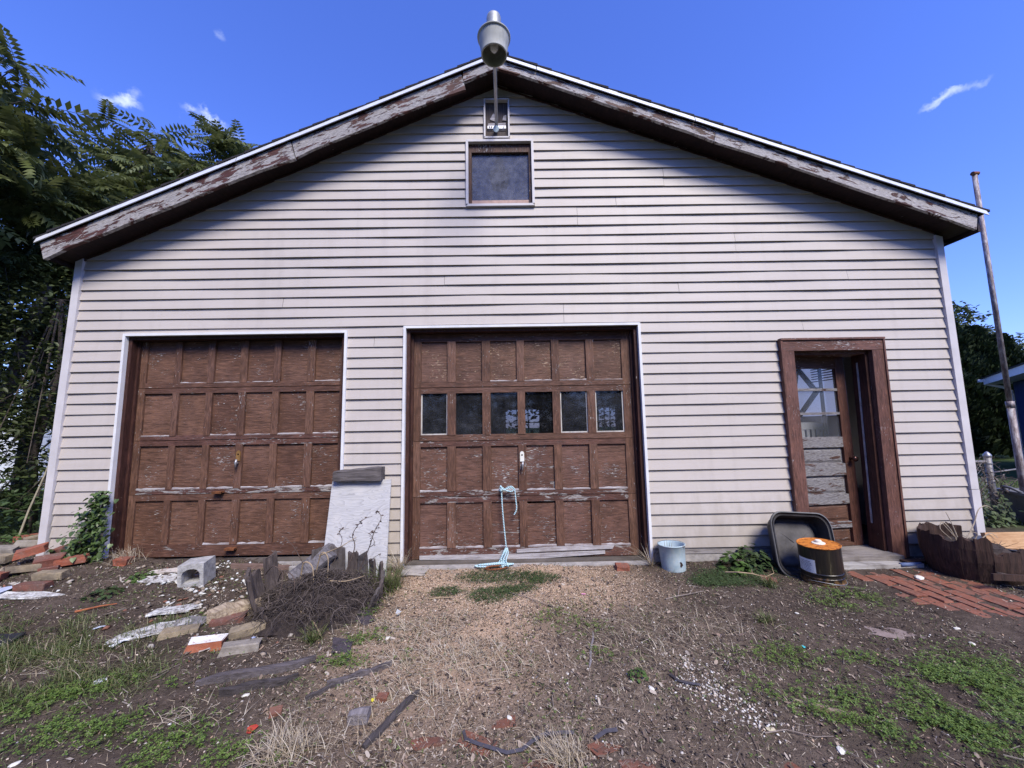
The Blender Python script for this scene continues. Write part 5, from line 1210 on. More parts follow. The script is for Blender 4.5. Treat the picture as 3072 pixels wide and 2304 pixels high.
def scrap(loc, s, col, label, seed, cat='litter'):
    r = random.Random(seed); pts = shape(7, s, s*.6, seed, .35)
    mb = MB(); n = len(pts); mb.add([(0,0,s*.25)]+[(x, y, r.uniform(0, s*.35)) for x, y in pts], [(0, 1+k, 1+(k+1) % n) for k in range(n)])
    return one('litter', mb, plain('litter_'+str(seed), col, .6, .2), label, cat, (loc[0], loc[1], gz(*loc)+.004), (0, 0, r.uniform(0, 6)))
scrap((1.655,-1.36), .016, (.05,.38,.42), 'turquoise plastic disc on the dark soil', 201)
scrap((-1.12,-1.885), .030, (.45,.06,.04), 'small red plastic scrap in the dead grass', 202)
scrap((-2.03,-.83), .022, (.62,.55,.06), 'yellow scrap beside the white slabs', 203)
scrap((-1.99,-.86), .032, (.45,.50,.62), 'bluish white crumpled scrap under the yellow one', 204)
scrap((.54,-.62), .018, (.60,.25,.40), 'pink scrap on the tan chips', 205)
scrap((-1.60,-1.14), .022, (.40,.46,.66), 'pale blue scrap between the tan bricks and the barrel', 206)
scrap((-2.62,-1.08), .030, (.50,.55,.66), 'pale blue crumpled scrap in the grass at the left', 207)
scrap((-.66,-1.86+.13), .014, (.55,.48,.04), 'tiny yellow leaf right of the block of wood', 208)
scrap((-2.35,-1.22), .045, (.60,.63,.66), 'crumpled white paper in the grass', 209)
scrap((-2.15,-1.52), .035, (.55,.58,.62), 'torn white paper near the red brick', 210)
scrap((-3.78,-.66), .075, (.40,.44,.58), 'white and purple wrapper below the brick pile', 211)
scrap((-.80,-.82), .045, (.52,.54,.56), 'white flake on the bare ground right of the barrel', 212)
scrap((1.06,-1.98+.02), .022, (.50,.44,.30), 'dry yellow leaf near the bottom edge', 213)
scrap((2.62,-1.86), .016, (.52,.46,.10), 'yellow leaf in the clover at the right', 214)
# ------------------------------------------------------------------ blue rope with its hook
rp_ = thing('rope', 'pale blue braided rope tied to the middle door', 'rope', (-.09, .06, .70))
M = Mat('blue_white_rope'); wv = M.wave(M.pos((1,1,1)), 28, .6, 1, 1, 'DIAGONAL'); M.set('Base Color', M.ramp(wv, [(.35, (.20,.42,.50)), (.6, (.55,.66,.70))])); M.set('Roughness', .85); M.bump(wv, .6, .004); ROPE = M.m
def rope(name, pts, r=.0062):
    P_ = [Vector(p) for p in pts]; out = []
    for i in range(len(P_)-1):
        p0, p1, p2, p3 = P_[max(i-1,0)], P_[i], P_[i+1], P_[min(i+2, len(P_)-1)]
        for k in range(6):
            t = k/6; out.append(.5*((2*p1)+(-p0+p2)*t+(2*p0-5*p1+4*p2-p3)*t*t+(-p0+3*p1-3*p2+p3)*t**3)-rp_.location)
    out.append(P_[-1]-rp_.location); return obj(name, MB().tube(out, r, 7), ROPE, rp_, smooth=True)
rope('hanging_length', [(-.085,.045,.675),(-.080,.040,.55),(-.068,.035,.38),(-.055,.030,.24),(-.048,.025,.165)])
rope('bow_loop', [(-.10,.055,.70),(-.07,.035,.685),(-.03,.025,.695),(.015,.022,.700),(.030,.024,.680),(.005,.024,.668),(-.03,.024,.675),(-.07,.028,.688),(-.085,.035,.680)])
rope('loose_tail', [(-.05,.03,.69),(.0,.022,.715),(.035,.020,.695),(.045,.022,.64),(.050,.022,.58),(.055,.022,.53),(.050,.022,.49),(.030,.022,.455)])
rope('knot', [(-.095,.060,.715),(-.075,.030,.69),(-.095,.028,.675),(-.070,.028,.70),(-.085,.05,.66)], .009)
for k in range(5):
    o_ = (k-2)*.012
    q_ = lambda s_: random.uniform(-s_, s_)
    rope('bundle_strand', [(-.045+o_*.3,.02,.160),(-.052+o_+q_(.012),-.01-.004*k,.125+q_(.015)),(-.070+o_+q_(.02),-.025-.01*k,.085+q_(.02)),(-.060+o_*1.6+q_(.025),-.04-.01*k,.050+q_(.01)),(-.085+o_*2.0+q_(.03),-.05-.012*k,.030+q_(.006)),(-.12+o_*2+q_(.03),-.07-.01*k,.030)], .0055)
zg = gz(-.2, -.09)
rope('ground_coil', [(-.06,-.05,.05),(-.16,-.06,zg+.03),(-.28,-.07,zg+.025),(-.33,-.085,zg+.022),(-.26,-.10,zg+.02),(-.14,-.09,zg+.02),(-.03,-.08,zg+.025),(.02,-.07,zg+.03)])
rope('ground_coil', [(.02,-.06,.045),(-.08,-.075,zg+.035),(-.22,-.09,zg+.034),(-.30,-.08,zg+.03),(-.20,-.07,zg+.035),(-.06,-.065,zg+.045)])
hk = MB().tube([(-.03,-.125,zg+.022),(-.10,-.15,zg+.016),(-.19,-.16,zg+.014),(-.235,-.145,zg+.016),(-.225,-.125,zg+.024),(-.16,-.115,zg+.030),(-.09,-.11,zg+.030)], [.006,.007,.007,.008,.007,.007,.005], 8)
one('rusty_hook', hk, RUST, 'rusty iron hook at the end of the blue rope', 'hook', smooth=True)
# ------------------------------------------------------------------ yard lamp on its arm
LX, LY = -.075, -.84
lp = thing('yard_lamp', 'grey metal yard lamp on a pipe arm above the roof peak', 'lamp', (-.08, -.03, 4.33))
def lo(p): return (p[0]+.08, p[1]+.03, p[2]-4.33)
obj('arm', MB().tube([lo(p) for p in [(-.083,-.02,4.355),(-.081,-.10,4.372),(-.079,-.35,4.420),(-.077,-.60,4.485),(-.075,-.74,4.540),(-.075,-.80,4.565)]], .0175, 12), GALV, lp, smooth=True)
obj('arm_cap', MB().tube([lo((-.086,-.064,4.305)), lo((-.086,-.080,4.300))], [.030, .030], 20), plain('pale_blue_cap', (.42,.52,.58), .6, .25, 60, .1), lp)
obj('clamp', MB().tube([lo((-.085,-.03,4.34)), lo((-.085,-.045,4.315))], .024, 12), GALV, lp)
obj('bracket', MB().box(*[lo((-.175,0,0))[0], lo((.015,0,0))[0]], lo((0,-.020,0))[1], lo((0,-.014,0))[1], lo((0,0,4.352))[2], lo((0,0,4.382))[2]), plain('zinc_bracket', (.55,.55,.57), .4, .15, 30, .1, .5), lp)
for bxx in (-.155, -.135, -.005): obj('bolt', MB().tube([lo((bxx,-.027,4.367)), lo((bxx,-.019,4.367))], .006, 8), KNOB, lp)
M = Mat('aged_lamp_enamel'); n = M.noise(M.pos((20,20,9)), 1, 5, .6); M.set('Base Color', M.ramp(n, [(.3, (.27,.275,.26)), (.7, (.40,.405,.385))])); M.set('Roughness', .7); LMP = M.m
hc = lo((LX, LY, 0)); 
q0 = 4.33
obj('refractor_bucket', MB().lathe([(.128,4.475-q0),(.126,4.462-q0),(.115,4.39-q0),(.104,4.330-q0),(.107,4.322-q0),(.106,4.314-q0),(.098,4.314-q0),(.097,4.330-q0),(.108,4.39-q0),(.119,4.455-q0),(.06,4.47-q0)], 40, (hc[0], hc[1], 0)), LMP, lp, smooth=True)
obj('flange', MB().lathe([(.118,4.462-q0),(.136,4.468-q0),(.138,4.478-q0),(.132,4.486-q0),(.060,4.498-q0)], 40, (hc[0], hc[1], 0)), LMP, lp, smooth=True)
obj('ballast_housing', MB().lathe([(.060,4.488-q0),(.060,4.655-q0),(.056,4.672-q0),(.038,4.684-q0),(.032,4.700-q0),(.018,4.712-q0),(.0,4.715-q0)], 28, (hc[0], hc[1], 0)), plain('dull_cast_housing', (.30,.31,.32), .55, .2, 20, .1, .5, .4), lp, smooth=True)
obj('bulb', MB().lathe([(.0,4.35-q0),(.020,4.355-q0),(.034,4.38-q0),(.038,4.405-q0),(.030,4.44-q0),(.020,4.47-q0),(.020,4.50-q0)], 20, (hc[0], hc[1], 0)), plain('frosted_bulb', (.60,.60,.58), .25, .05, 20, 0, 0, .5), lp, smooth=True)
obj('socket', MB().lathe([(.0,4.455-q0),(.028,4.455-q0),(.028,4.475-q0)], 16, (hc[0], hc[1], 0)), KNOB, lp, smooth=True)
# ------------------------------------------------------------------ white slat-back chair behind the entry glass
ch = thing('slat_chair', 'white slat-back chair inside, seen through the entry door glass', 'chair', (3.98, 1.30, .03))
WC = plain('white_chair_paint', (.72,.73,.75), .5, .05, 10, .05)
for x in (-.23, .23):
    for y in (-.20, .20): obj('leg', MB().box(x-.018, x+.018, y-.018, y+.018, 0, .44 if y < 0 else 1.10), WC, ch)
obj('seat', MB().box(-.25, .25, -.24, .22, .4405, .47), WC, ch)
for k in range(6): obj('back_slat', MB().box(-.19+k*.068, -.15+k*.068, .19, .205, .50, 1.14), WC, ch)
obj('top_rail', MB().prism([(-.25,1.14), (.25,1.14), (.25,1.21), (.12,1.235), (-.12,1.235), (-.25,1.21)], .182, .215), WC, ch)
obj('lower_rail', MB().box(-.21, .21, .186, .212, .4705, .50), WC, ch)
# ------------------------------------------------------------------ foliage templates
def compound_leaf(pairs=9):
    V_, F_ = [], []
    def leaflet(base, ang, L, w_, droop):
        o = len(V_); d = np.array([math.cos(ang), math.sin(ang), 0]); s = np.array([-math.sin(ang), math.cos(ang), 0])
        for p in (base, base+d*L*.42+s*w_+np.array([0,0,.012]), base+d*L+np.array([0,0,-droop]), base+d*L*.42-s*w_+np.array([0,0,.012])): V_.append(p)
        F_.append((o, o+1, o+2, o+3))
    curve = lambda t: np.array([t*(1-.06*t), 0, .10*t-.30*t*t])
    for k in range(pairs):
        t = .16+.80*k/(pairs-1); L = .21*(1-.45*abs(t-.5)**1.3)*(1 if t < .8 else .8)
        for s in (1, -1): leaflet(curve(t), s*R(66-14*t), L*1.12, .046, .085)
    leaflet(curve(1.0), 0, .14, .026, .06)
    for k in range(4):      # leaf stalk
        a, b = curve(k/4), curve((k+1)/4); o = len(V_); V_.extend([a+[0,.005,0], b+[0,.004,0], b+[0,-.004,0], a+[0,-.005,0]]); F_.append((o, o+1, o+2, o+3))
    return np.array(V_), np.array(F_)
PLT = [compound_leaf(9), compound_leaf(7), compound_leaf(11)]
OV_V = np.array([(0,0,0),(.30,.24,.05),(.72,.20,.03),(1,0,-.10),(.72,-.20,.03),(.30,-.24,.05)]); OV_F = np.array([(0,1,2,3),(0,3,4,5)])
FERN_V = np.array([(0,0,0),(.25,.16,.02),(.6,.22,.0),(1,.05,0),(.95,-.06,0),(.6,-.2,.02),(.25,-.14,-.01)]); FERN_F = np.array([(0,1,2,3),(0,3,4,5)])
def in_ell(n, c, r, shell=.35):
    d = RNG.normal(size=(n, 3)); d /= np.linalg.norm(d, axis=1)[:, None]; q = (shell+(1-shell)*U(0, 1, n))**(1/2.0)
    return np.array(c)+d*q[:, None]*np.array(r), d
def rosettes(pts, dirs, per, s0, s1, droop=.25):
    n = len(pts)*per; pos = np.repeat(pts, per, 0)+RNG.normal(size=(n, 3))*.05
    yaw = U(0, 6.283, n); pit = -U(-.35, .95, n)+droop; out_ = []
    rot = euler(yaw, pit, U(-.75, .75, n)); sc = np.stack([U(s0*.75, s1*1.1, n)]*3, 1)*np.stack([np.ones(n), U(.8, 1.25, n), U(.5, 1.5, n)], 1); off = 0
    for k, (tv, tf) in enumerate(PLT):
        V_, F_ = inst(tv, tf, pos[k::3], rot[k::3], sc[k::3]); out_.append((V_, F_+off)); off += len(V_)
    return np.concatenate([o_[0] for o_ in out_]), np.concatenate([o_[1] for o_ in out_])
def bark(name, a, b): 
    M = Mat(name); n = M.noise(M.pos((30,30,5)), 1, 6, .65); M.set('Base Color', M.ramp(n, [(.3, a), (.7, b)])); M.set('Roughness', .92); M.bump(n, .6, .01); return M.m
BARK = bark('grey_brown_bark', (.045,.035,.03), (.13,.105,.09))
AIL = leafmat('ailanthus_leaf', [(.090,.112,.034),(.125,.150,.046),(.070,.090,.028),(.17,.19,.075)], .40, .32, .5)
SHR = leafmat('shrub_leaf', [(.040,.055,.018),(.060,.080,.024),(.085,.105,.034),(.028,.040,.014)], .5, .2, .35)
def tree(name, label, base, trunk_pts, r0, ells, mat, leaf='ros', size=(.52,.74), group=None, cat='tree'):
    bz = gz(*base); t = thing(name, label, cat, (base[0], base[1], bz), group=group); off = np.array([base[0], base[1], bz])
    tb_ = MB().tube([tuple(np.array(p)-off) for p in trunk_pts], list(np.linspace(r0, r0*.35, len(trunk_pts))), 8)
    obj('trunk', tb_, BARK, t, smooth=True)
    parts = []; br = MB()
    for (c, r, n, per) in ells:
        pts, d = in_ell(n, c, r)
        if leaf == 'ros':
            parts.append(rosettes(pts-off, d, per, *size))
            for q in pts[::2]:      # twigs carrying the leaves
                k = random.randrange(len(trunk_pts)//2, len(trunk_pts)); a = np.array(trunk_pts[k]); m_ = (a+q)/2+np.array([0,0,-.12])
                br.tube([tuple(a-off), tuple(m_-off), tuple(q-off)], [.018,.010,.005], 4, False)
        else:
            n2 = n*per; p2 = np.repeat(pts, per, 0)+RNG.normal(size=(n2, 3))*.10
            parts.append(inst(OV_V, OV_F, p2-off, euler(U(0, 6.28, n2), U(-.6, .9, n2), U(-.8, .8, n2)), U(*size, n2)))
            for q in pts[::11]:
                a = np.array(trunk_pts[random.randrange(1, len(trunk_pts))]); br.tube([tuple(a-off), tuple((a+q)/2-off), tuple(q-off)], [.010,.006,.003], 4, False)
    me = npmesh('crown', np.concatenate([p[0] for p in parts]), np.concatenate([p[1]+o for p, o in zip(parts, np.cumsum([0]+[len(p[0]) for p in parts[:-1]]))]), mat)
    obj('crown', me, None, t); obj('limbs', br, BARK, t)
    return t
TL = 'trees growing left of the garage'
tree('tree_of_heaven', 'tall tree with feathery leaves rising behind the left roof slope', (-7.6,4.4), [(-7.6,4.4,0),(-7.5,4.3,2.5),(-7.7,4.3,4.6),(-7.9,4.2,6.4),(-7.8,4.2,7.6)], .13,
     [((-8.05,4.2,7.3),(.75,.8,.75),17,10), ((-7.35,4.2,6.6),(.7,.8,.9),17,10), ((-7.9,4.0,5.5),(1.3,.9,1.0),30,10)], AIL, group=TL)
tree('tree_of_heaven', 'slim feathery tree whose tip shows just above the left roof edge', (-6.6,5.2), [(-6.6,5.2,0),(-6.7,5.1,3),(-6.8,5.0,5.5),(-6.75,5,7.9)], .10, [((-6.8,5.0,8.0),(.32,.4,.5),9,10), ((-7.1,5.0,6.7),(.7,.6,.8),14,10)], AIL, group=TL)
tree('tree_of_heaven', 'nearest feathery tree reaching in at the upper left edge', (-7.8,.6), [(-7.8,.6,0),(-7.6,.6,2.4),(-7.4,.8,4.2),(-7.2,.9,5.6)], .12, [((-6.95,.9,5.65),(.65,.7,.75),14,9), ((-6.9,.8,4.5),(.9,.8,.8),26,10)], AIL, 'ros', (.5,.72), TL)
tree('tree_of_heaven', 'dense feathery tree filling the left side above the eave', (-8.0,2.8), [(-8.0,2.8,0),(-7.9,2.8,2.2),(-7.8,2.7,4.0),(-7.9,2.6,5.6)], .13, [((-8.2,2.7,5.0),(1.3,1.0,.9),36,10), ((-7.3,2.6,4.6),(1.0,.9,1.0),48,10), ((-7.9,2.5,3.6),(1.4,.9,.9),44,10)], AIL, 'ros', (.45,.62), TL)
tree('tree_of_heaven', 'feathery tree added outside the left edge to shade the undergrowth', (-7.4,-1.4), [(-7.4,-1.4,0),(-7.1,-1.2,2.4),(-6.6,-.9,4.2),(-6.3,-.8,5.2)], .12, [((-6.9,-.8,4.6),(1.1,1.3,1.0),50,10)], AIL, 'ros', (.5,.7), TL)  # added mostly out of frame so its crown darkens the left undergrowth
tree('leafy_shrub', 'dark broad-leaved shrub under the left eave', (-6.3,1.6), [(-6.3,1.6,0),(-6.4,1.6,1.0),(-6.3,1.7,2.2),(-6.4,1.7,3.2)], .05, [((-6.4,1.6,2.5),(1.2,.9,1.2),170,26), ((-6.0,1.2,1.0),(.9,.7,.7),90,20)], SHR, 'ov', (.045,.09), 'shrubs in the shade left of the garage', 'shrub')
tree('leafy_shrub', 'dim leafy shrub at the left edge below the trees', (-7.6,1.9), [(-7.6,1.9,0),(-7.6,1.9,1.2),(-7.5,2.0,2.6)], .05, [((-7.5,1.9,2.3),(1.1,.9,1.3),160,26), ((-7.0,1.5,.7),(1.0,.7,.6),90,20)], SHR, 'ov', (.045,.09), 'shrubs in the shade left of the garage', 'shrub')
tree('leafy_shrub', 'low shrub with pale leaves before the white fence', (-5.5,.9), [(-5.5,.9,0),(-5.5,.9,.4),(-5.45,.95,.8)], .02, [((-5.5,.85,.38),(.55,.4,.40),60,12)], leafmat('pale_shrub_leaf', [(.05,.085,.03),(.07,.11,.04),(.035,.06,.02)], .5, .2), 'ov', (.04,.10), 'shrubs in the shade left of the garage', 'shrub')
# leaning trunk and bare cane at the left edge
one('bare_cane', MB().tube([(-5.05,.42,.15),(-4.98,.44,.5),(-4.88,.46,.86),(-4.86,.46,.95)], [.010,.009,.007,.004], 6), plain('pale_cane', (.36,.32,.24), .8, .2), 'pale bare cane standing before the left undergrowth', 'cane')
one('leaning_trunk', MB().tube([(-7.55,1.95,.6),(-7.40,2.0,1.9),(-7.22,2.05,2.9),(-7.1,2.1,3.6)], [.075,.070,.062,.05], 10), bark('brown_smooth_bark', (.085,.058,.045), (.16,.115,.092)), 'leaning brown trunk at the left edge', 'trunk', smooth=True)
# woods beyond and an unseen row behind the camera, one mass
wp = []
def mass(n, c, r, size, shell=.2):
    p, d = in_ell(n, c, r, shell); p = p[p[:, 2] > 0]; n = len(p); wp.append(inst(OV_V, OV_F, p, euler(U(0, 6.28, n), U(-.6, .9, n), U(-.8, .8, n)), U(*size, n)))
mass(9000, (-9.5,6.6,1.8), (3.2,1.3,3.6), (.14,.26)); mass(4500, (-6.4,7.6,1.8), (2.2,1.2,3.2), (.14,.24)); mass(6500, (-13.2,7.6,2.0), (3.4,1.4,4.2), (.16,.30)); mass(2600, (.5,11,1.5), (6,1.5,2.0), (.14,.26)); mass(2000, (-16.5,5,2.0), (2.4,3,3.5), (.14,.26)); mass(1600, (8,13,1.6), (4,2,2.4), (.14,.26))
for k in range(11): mass(2000, (-22+k*4.4, -15.5-2*math.sin(k*2.1), 4.4), (3.4,2.2,5.4+1.1*math.sin(k*1.3)), (.4,.7), .3)  # row behind the camera, for pane reflections, made tall to cut low sky light
o = stuff('woodland', [quads2tri(*p) for p in wp], SHR, 'dark woods behind the garden and an unseen tree row raised to block sky light')
# ------------------------------------------------------------------ white board fence glimpsed through the left undergrowth
wf = thing('board_fence', 'white board fence glimpsed through the left undergrowth', 'fence', (-11.4, 5.0, 0))
WFM = plain('white_fence_paint', (.70,.72,.76), .6, .08, 8, .05)
for k in range(26): obj('fence_board', MB().box(-2.6+k*.152, -2.6+k*.152+.146, -.012, .012, .08, 1.36+random.uniform(-.006, .006)), WFM, wf)
for z in (.30, 1.10): obj('rail', MB().box(-2.6, 1.35, .0125, .05, z, z+.09), WFM, wf)
# ------------------------------------------------------------------ climbing vine by the left door
vx, vy = -3.84, -.09; vn = thing('climbing_vine', 'green heart-leaved vine climbing the siding left of the left door', 'vine', (vx, vy, gz(vx, vy)))
HT_V = np.array([(0,0,0),(-.12,.30,.03),(.15,.50,.05),(.55,.34,.03),(1,0,-.08),(.55,-.34,.03),(.15,-.50,.05),(-.12,-.30,.03)]); HT_F = np.array([(0,1,2,3),(0,3,4,4),(0,4,5,5),(0,5,6,7)])
n = 760; zz = U(0, 1, n)**1.25*.60; cxv = .02+.13*zz/.6; hw = .17*(1-zz/.75)**.8+.02
px_ = cxv+RNG.normal(size=n)*hw*.55; py_ = -np.abs(RNG.normal(size=n))*.065*(1-zz*.9)+.02
pos = np.stack([px_, py_, zz], 1)
HT_F3 = np.array([(0,1,2),(0,2,3),(0,3,4),(0,4,5),(0,5,6),(0,6,7)])
vi = inst(HT_V, HT_F3, pos, euler(U(-2.6, -.5, n), U(.1, 1.2, n), U(-.6, .6, n)), U(.018, .048, n))
VINE = leafmat('vine_leaf', [(.055,.095,.025),(.085,.14,.04),(.11,.17,.055),(.04,.07,.02)], .42, .2, .45)
obj('leaves', npmesh('leaves', *vi, VINE), None, vn, kind='stuff')
for k in range(7):
    x = random.uniform(-.10, .08); obj('stem', MB().tube([(x, -.01, -.03), (x*.7+.03, -.01, .2), (x*.4+.10, .04, .40), (.12+x*.2, .045, random.uniform(.5, .64))], [.004,.0035,.003,.0015], 5), plain('vine_stem', (.10,.085,.05), .8) if k == 0 else bpy.data.materials['vine_stem'], vn)
# ------------------------------------------------------------------ weeds
def weed(x, y, n, rad, h, s, mat, label, kind='ov', cat='weed'):
    t = thing('weed', label, cat, (x, y, gz(x, y)))
    if kind == 'blade':
        xx = RNG.normal(size=n)*rad*.35; yy = RNG.normal(size=n)*rad*.35; V_, F_ = blades(xx, yy, 0*xx, h*.5, h, s, .9, 4, 1.1); obj('leaves', npmesh('leaves', V_, F_, mat), None, t, kind='stuff'); return t
    a = U(0, 6.28, n); q = U(0, 1, n)**.5*rad; p = np.stack([q*np.cos(a), q*np.sin(a), h*(1-(q/rad)**2)*U(.4, 1, n)+.006], 1)
    obj('leaves', npmesh('leaves', *inst(HT_V, HT_F3, p, euler(a+U(-.5, .5, n), U(-.1, .6, n), U(-.4, .4, n)), U(s*.6, s, n)), mat), None, t, kind='stuff')
    st_ = MB()
    for k in range(0, n, max(1, n//8)): st_.tube([(0,0,-.01), tuple(p[k]*[.6,.6,.7]), tuple(p[k])], [.002,.0016,.001], 4, False)
    obj('stems', st_, bpy.data.materials['vine_stem'], t); return t
WD1 = leafmat('weed_leaf', [(.07,.13,.03),(.10,.17,.045),(.05,.09,.025)], .45, .2); DKW = leafmat('dark_weed_leaf', [(.03,.055,.02),(.045,.075,.028),(.06,.09,.035)], .45, .15)
weed(-2.98,-.42, 120, .085, .07, .026, WD1, 'bright green leafy weed left of the concrete block')
weed(-2.98,-.70, 70, .10, .04, .035, DKW, 'dull flat weed on the bare slope below the brick pile')
weed(-4.78,.18, 260, .24, .16, .030, WD1, 'small-leaved bush beside the bricks at the left edge')
weed(1.93,-.20, 120, .12, .17, .055, WD1, 'bright weed growing at the wall left of the black tub')
weed(2.14,-.14, 160, .16, .20, .055, DKW, 'dark ivy-like weed at the wall touching the black tub')
weed(-1.02,-.42, 260, .14, .26, .0055, bpy.data.materials['grass_blade'], 'tall grass tuft at the foot of the plywood', 'blade', 'grass tuft')
weed(-1.22,-1.16, 90, .06, .13, .006, bpy.data.materials['grass_blade'], 'green grass tuft in front of the root ball', 'blade', 'grass tuft')
weed(2.02,-.52, 90, .07, .12, .005, bpy.data.materials['grass_blade'], 'grass tuft with yellow tips left of the pail', 'blade', 'grass tuft')
weed(1.62,-1.08, 60, .05, .09, .006, bpy.data.materials['grass_blade'], 'small green grass sprout on the dark soil', 'blade', 'grass tuft')
weed(.18,-2.03, 420, .10, .085, .0028, bpy.data.materials['straw_blade'], 'round pale straw tuft at the bottom edge', 'blade', 'grass tuft')
weed(-.90,-2.02, 170, .12, .13, .0032, bpy.data.materials['straw_blade'], 'dry straw tuft with a red scrap at the lower left', 'blade', 'grass tuft')
weed(.62,-1.62, 60, .045, .05, .016, WD1, 'green sprig beside the cream pebble')
weed(1.25,-.10, 60, .03, .30, .003, bpy.data.materials['straw_blade'], 'thin dry weed at the right jamb of the middle door', 'blade')
weed(-1.0,-.09, 150, .07, .24, .003, bpy.data.materials['straw_blade'], 'dry weed at the left jamb of the middle door', 'blade')
weed(-3.45,-.06, 170, .15, .16, .003, bpy.data.materials['straw_blade'], 'dry weeds along the left end of the left door', 'blade')
# ------------------------------------------------------------------ right side: mast, chain-link fence, shed, hedge
ms = thing('metal_mast', 'tall rusty metal mast standing right of the garage', 'mast', (6.165, 1.0, -.02))
M = Mat('rust_flecked_pipe'); n = M.noise(M.pos((40,40,9)), 1, 6, .7); M.set('Base Color', M.ramp(n, [(.40, (.14,.105,.105)), (.52, (.26,.225,.235)), (.66, (.46,.44,.45))])); M.set('Roughness', .65); M.set('Metallic', .3); MSM = M.m
obj('lower_pipe', MB().tube([(0,0,0),(0,0,1.45)], .034, 12), MSM, ms, smooth=True); obj('upper_pipe', MB().tube([(0,0,1.45),(.02,0,4.52)], .026, 12), MSM, ms, smooth=True)
obj('coupling', MB().tube([(0,0,1.42),(0,0,1.50)], .038, 12), MSM, ms, smooth=True); obj('top_clamp', MB().tube([(-.02,-.01,4.50),(.055,-.01,4.50)], .026, 10), RUST, ms)
cf = thing('chain_link_fence', 'chain-link fence with a domed post beside the garage corner', 'fence', (6.03, 1.2, 0))
PST = plain('dull_galvanised_post', (.22,.21,.22), .55, .35, 14, .2, .4)
obj('post', MB().tube([(0,0,-.1),(0,0,.80)], .034, 16), PST, cf, smooth=True)
obj('post_cap', MB().lathe([(.036,.79),(.040,.795),(.040,.812),(.034,.826),(.016,.852),(.0,.862)], 16), GALV, cf, smooth=True)
for z in (.70, .34): obj('band', MB().lathe([(.035,z),(.037,z+.002),(.037,z+.018),(.035,z+.02)], 16), GALV, cf)
obj('top_rail', MB().tube([(-1.65,0,.735),(-.03,0,.735)], .018, 8), PST, cf); obj('top_rail', MB().tube([(.03,0,.60),(.9,-.02,.70),(2.5,0,.72)], .010, 8), PST, cf)
wr = MB()
for k in range(-14, 32):
    x0 = -1.65+k*.055
    for s in (1, -1):
        a = (x0, .0, .02) if s > 0 else (x0+.70, .0, .02); b = (a[0]+s*.70, .0, .72)
        # clip to the bay
        pts = []
        for t in np.linspace(0, 1, 15):
            x = a[0]+(b[0]-a[0])*t
            if -1.65 <= x <= -.03: pts.append((x, .004*s, a[2]+.70*t))
        if len(pts) > 1: wr.tube(pts, .0016, 3, False)
obj('wire_mesh', wr, GALV, cf, kind='stuff')
dv = thing('dead_vine', 'tangle of dead vine smothering the chain-link fence', 'vine', (5.5, 1.12, 0))
tv = MB(); r7 = random.Random(12)
for k in range(190):
    x = r7.uniform(-1.0, .62); y = r7.uniform(-.10, .06); z = r7.uniform(.0, .74); d = r7.uniform(0, 6.28); L = r7.uniform(.12, .40); pts = []
    for q in range(6): pts.append((x, y, max(.0, min(z, .80)))); d += r7.uniform(-.9, .9); x += L/5*math.cos(d); z += L/5*math.sin(d); y += r7.uniform(-.02, .02)
    tv.tube(pts, list(np.linspace(r7.uniform(.002, .006), .0015, 6)), 4, False)
obj('stems', tv, bitmat('dead_vine_stem', [(.13,.10,.09),(.22,.18,.16),(.30,.265,.24),(.08,.06,.055)]), dv, kind='stuff')
n = 900; pv = np.stack([U(-1.0, .55, n), U(-.14, .02, n), U(.0, .68, n)], 1)
obj('dry_leaves', npmesh('dry_leaves', *quads2tri(*inst(OV_V, OV_F, pv, euler(U(0, 6.28, n), U(-1, 1, n), U(-1, 1, n)), U(.02, .05, n))), bitmat('grey_dead_leaf', [(.10,.08,.075),(.17,.14,.13),(.24,.21,.20),(.07,.05,.05)])), None, dv, kind='stuff')
n = 160; pv = np.stack([.12+RNG.normal(size=n)*.14, U(-.26, -.12, n), np.abs(RNG.normal(size=n))*.14+.04], 1)
obj('green_leaves', npmesh('green_leaves', *inst(HT_V, HT_F3, pv, euler(U(-2.6, -.5, n), U(.1, 1.1, n), U(-.5, .5, n)), U(.03, .06, n)), leafmat('grey_green_leaf', [(.08,.11,.05),(.11,.15,.07),(.06,.08,.04)], .5, .2)), None, dv, kind='stuff')
bn = thing('plastic_cart', 'grey plastic cart tub at the right edge behind the fence', 'cart', (6.45, .85, .0), (0, 0, R(-20)))
BIN = plain('grey_blue_plastic', (.13,.13,.155), .5, .2, 8, .1, 0, .4)
def rr_h(w_, d_, r_, z, n=5):
    out_ = []
    for sx_, sy_, a0 in ((1,1,0),(-1,1,90),(-1,-1,180),(1,-1,270)):
        for k in range(n+1):
            a = R(a0+90*k/n); out_.append((sx_*(w_/2-r_)+r_*math.cos(a), sy_*(d_/2-r_)+r_*math.sin(a), z))
    return out_
obj('tub', loft(MB(), [rr_h(.70,.42,.10,.02), rr_h(.86,.56,.12,.36), rr_h(.93,.62,.13,.37), rr_h(.93,.62,.13,.40), rr_h(.84,.54,.12,.40), rr_h(.66,.38,.10,.08)]), BIN, bn)
obj('handle', MB().tube([(-.44,-.12,.40),(-.50,-.06,.45),(-.50,.06,.45),(-.44,.12,.40)], .016, 8), BIN, bn, smooth=True)
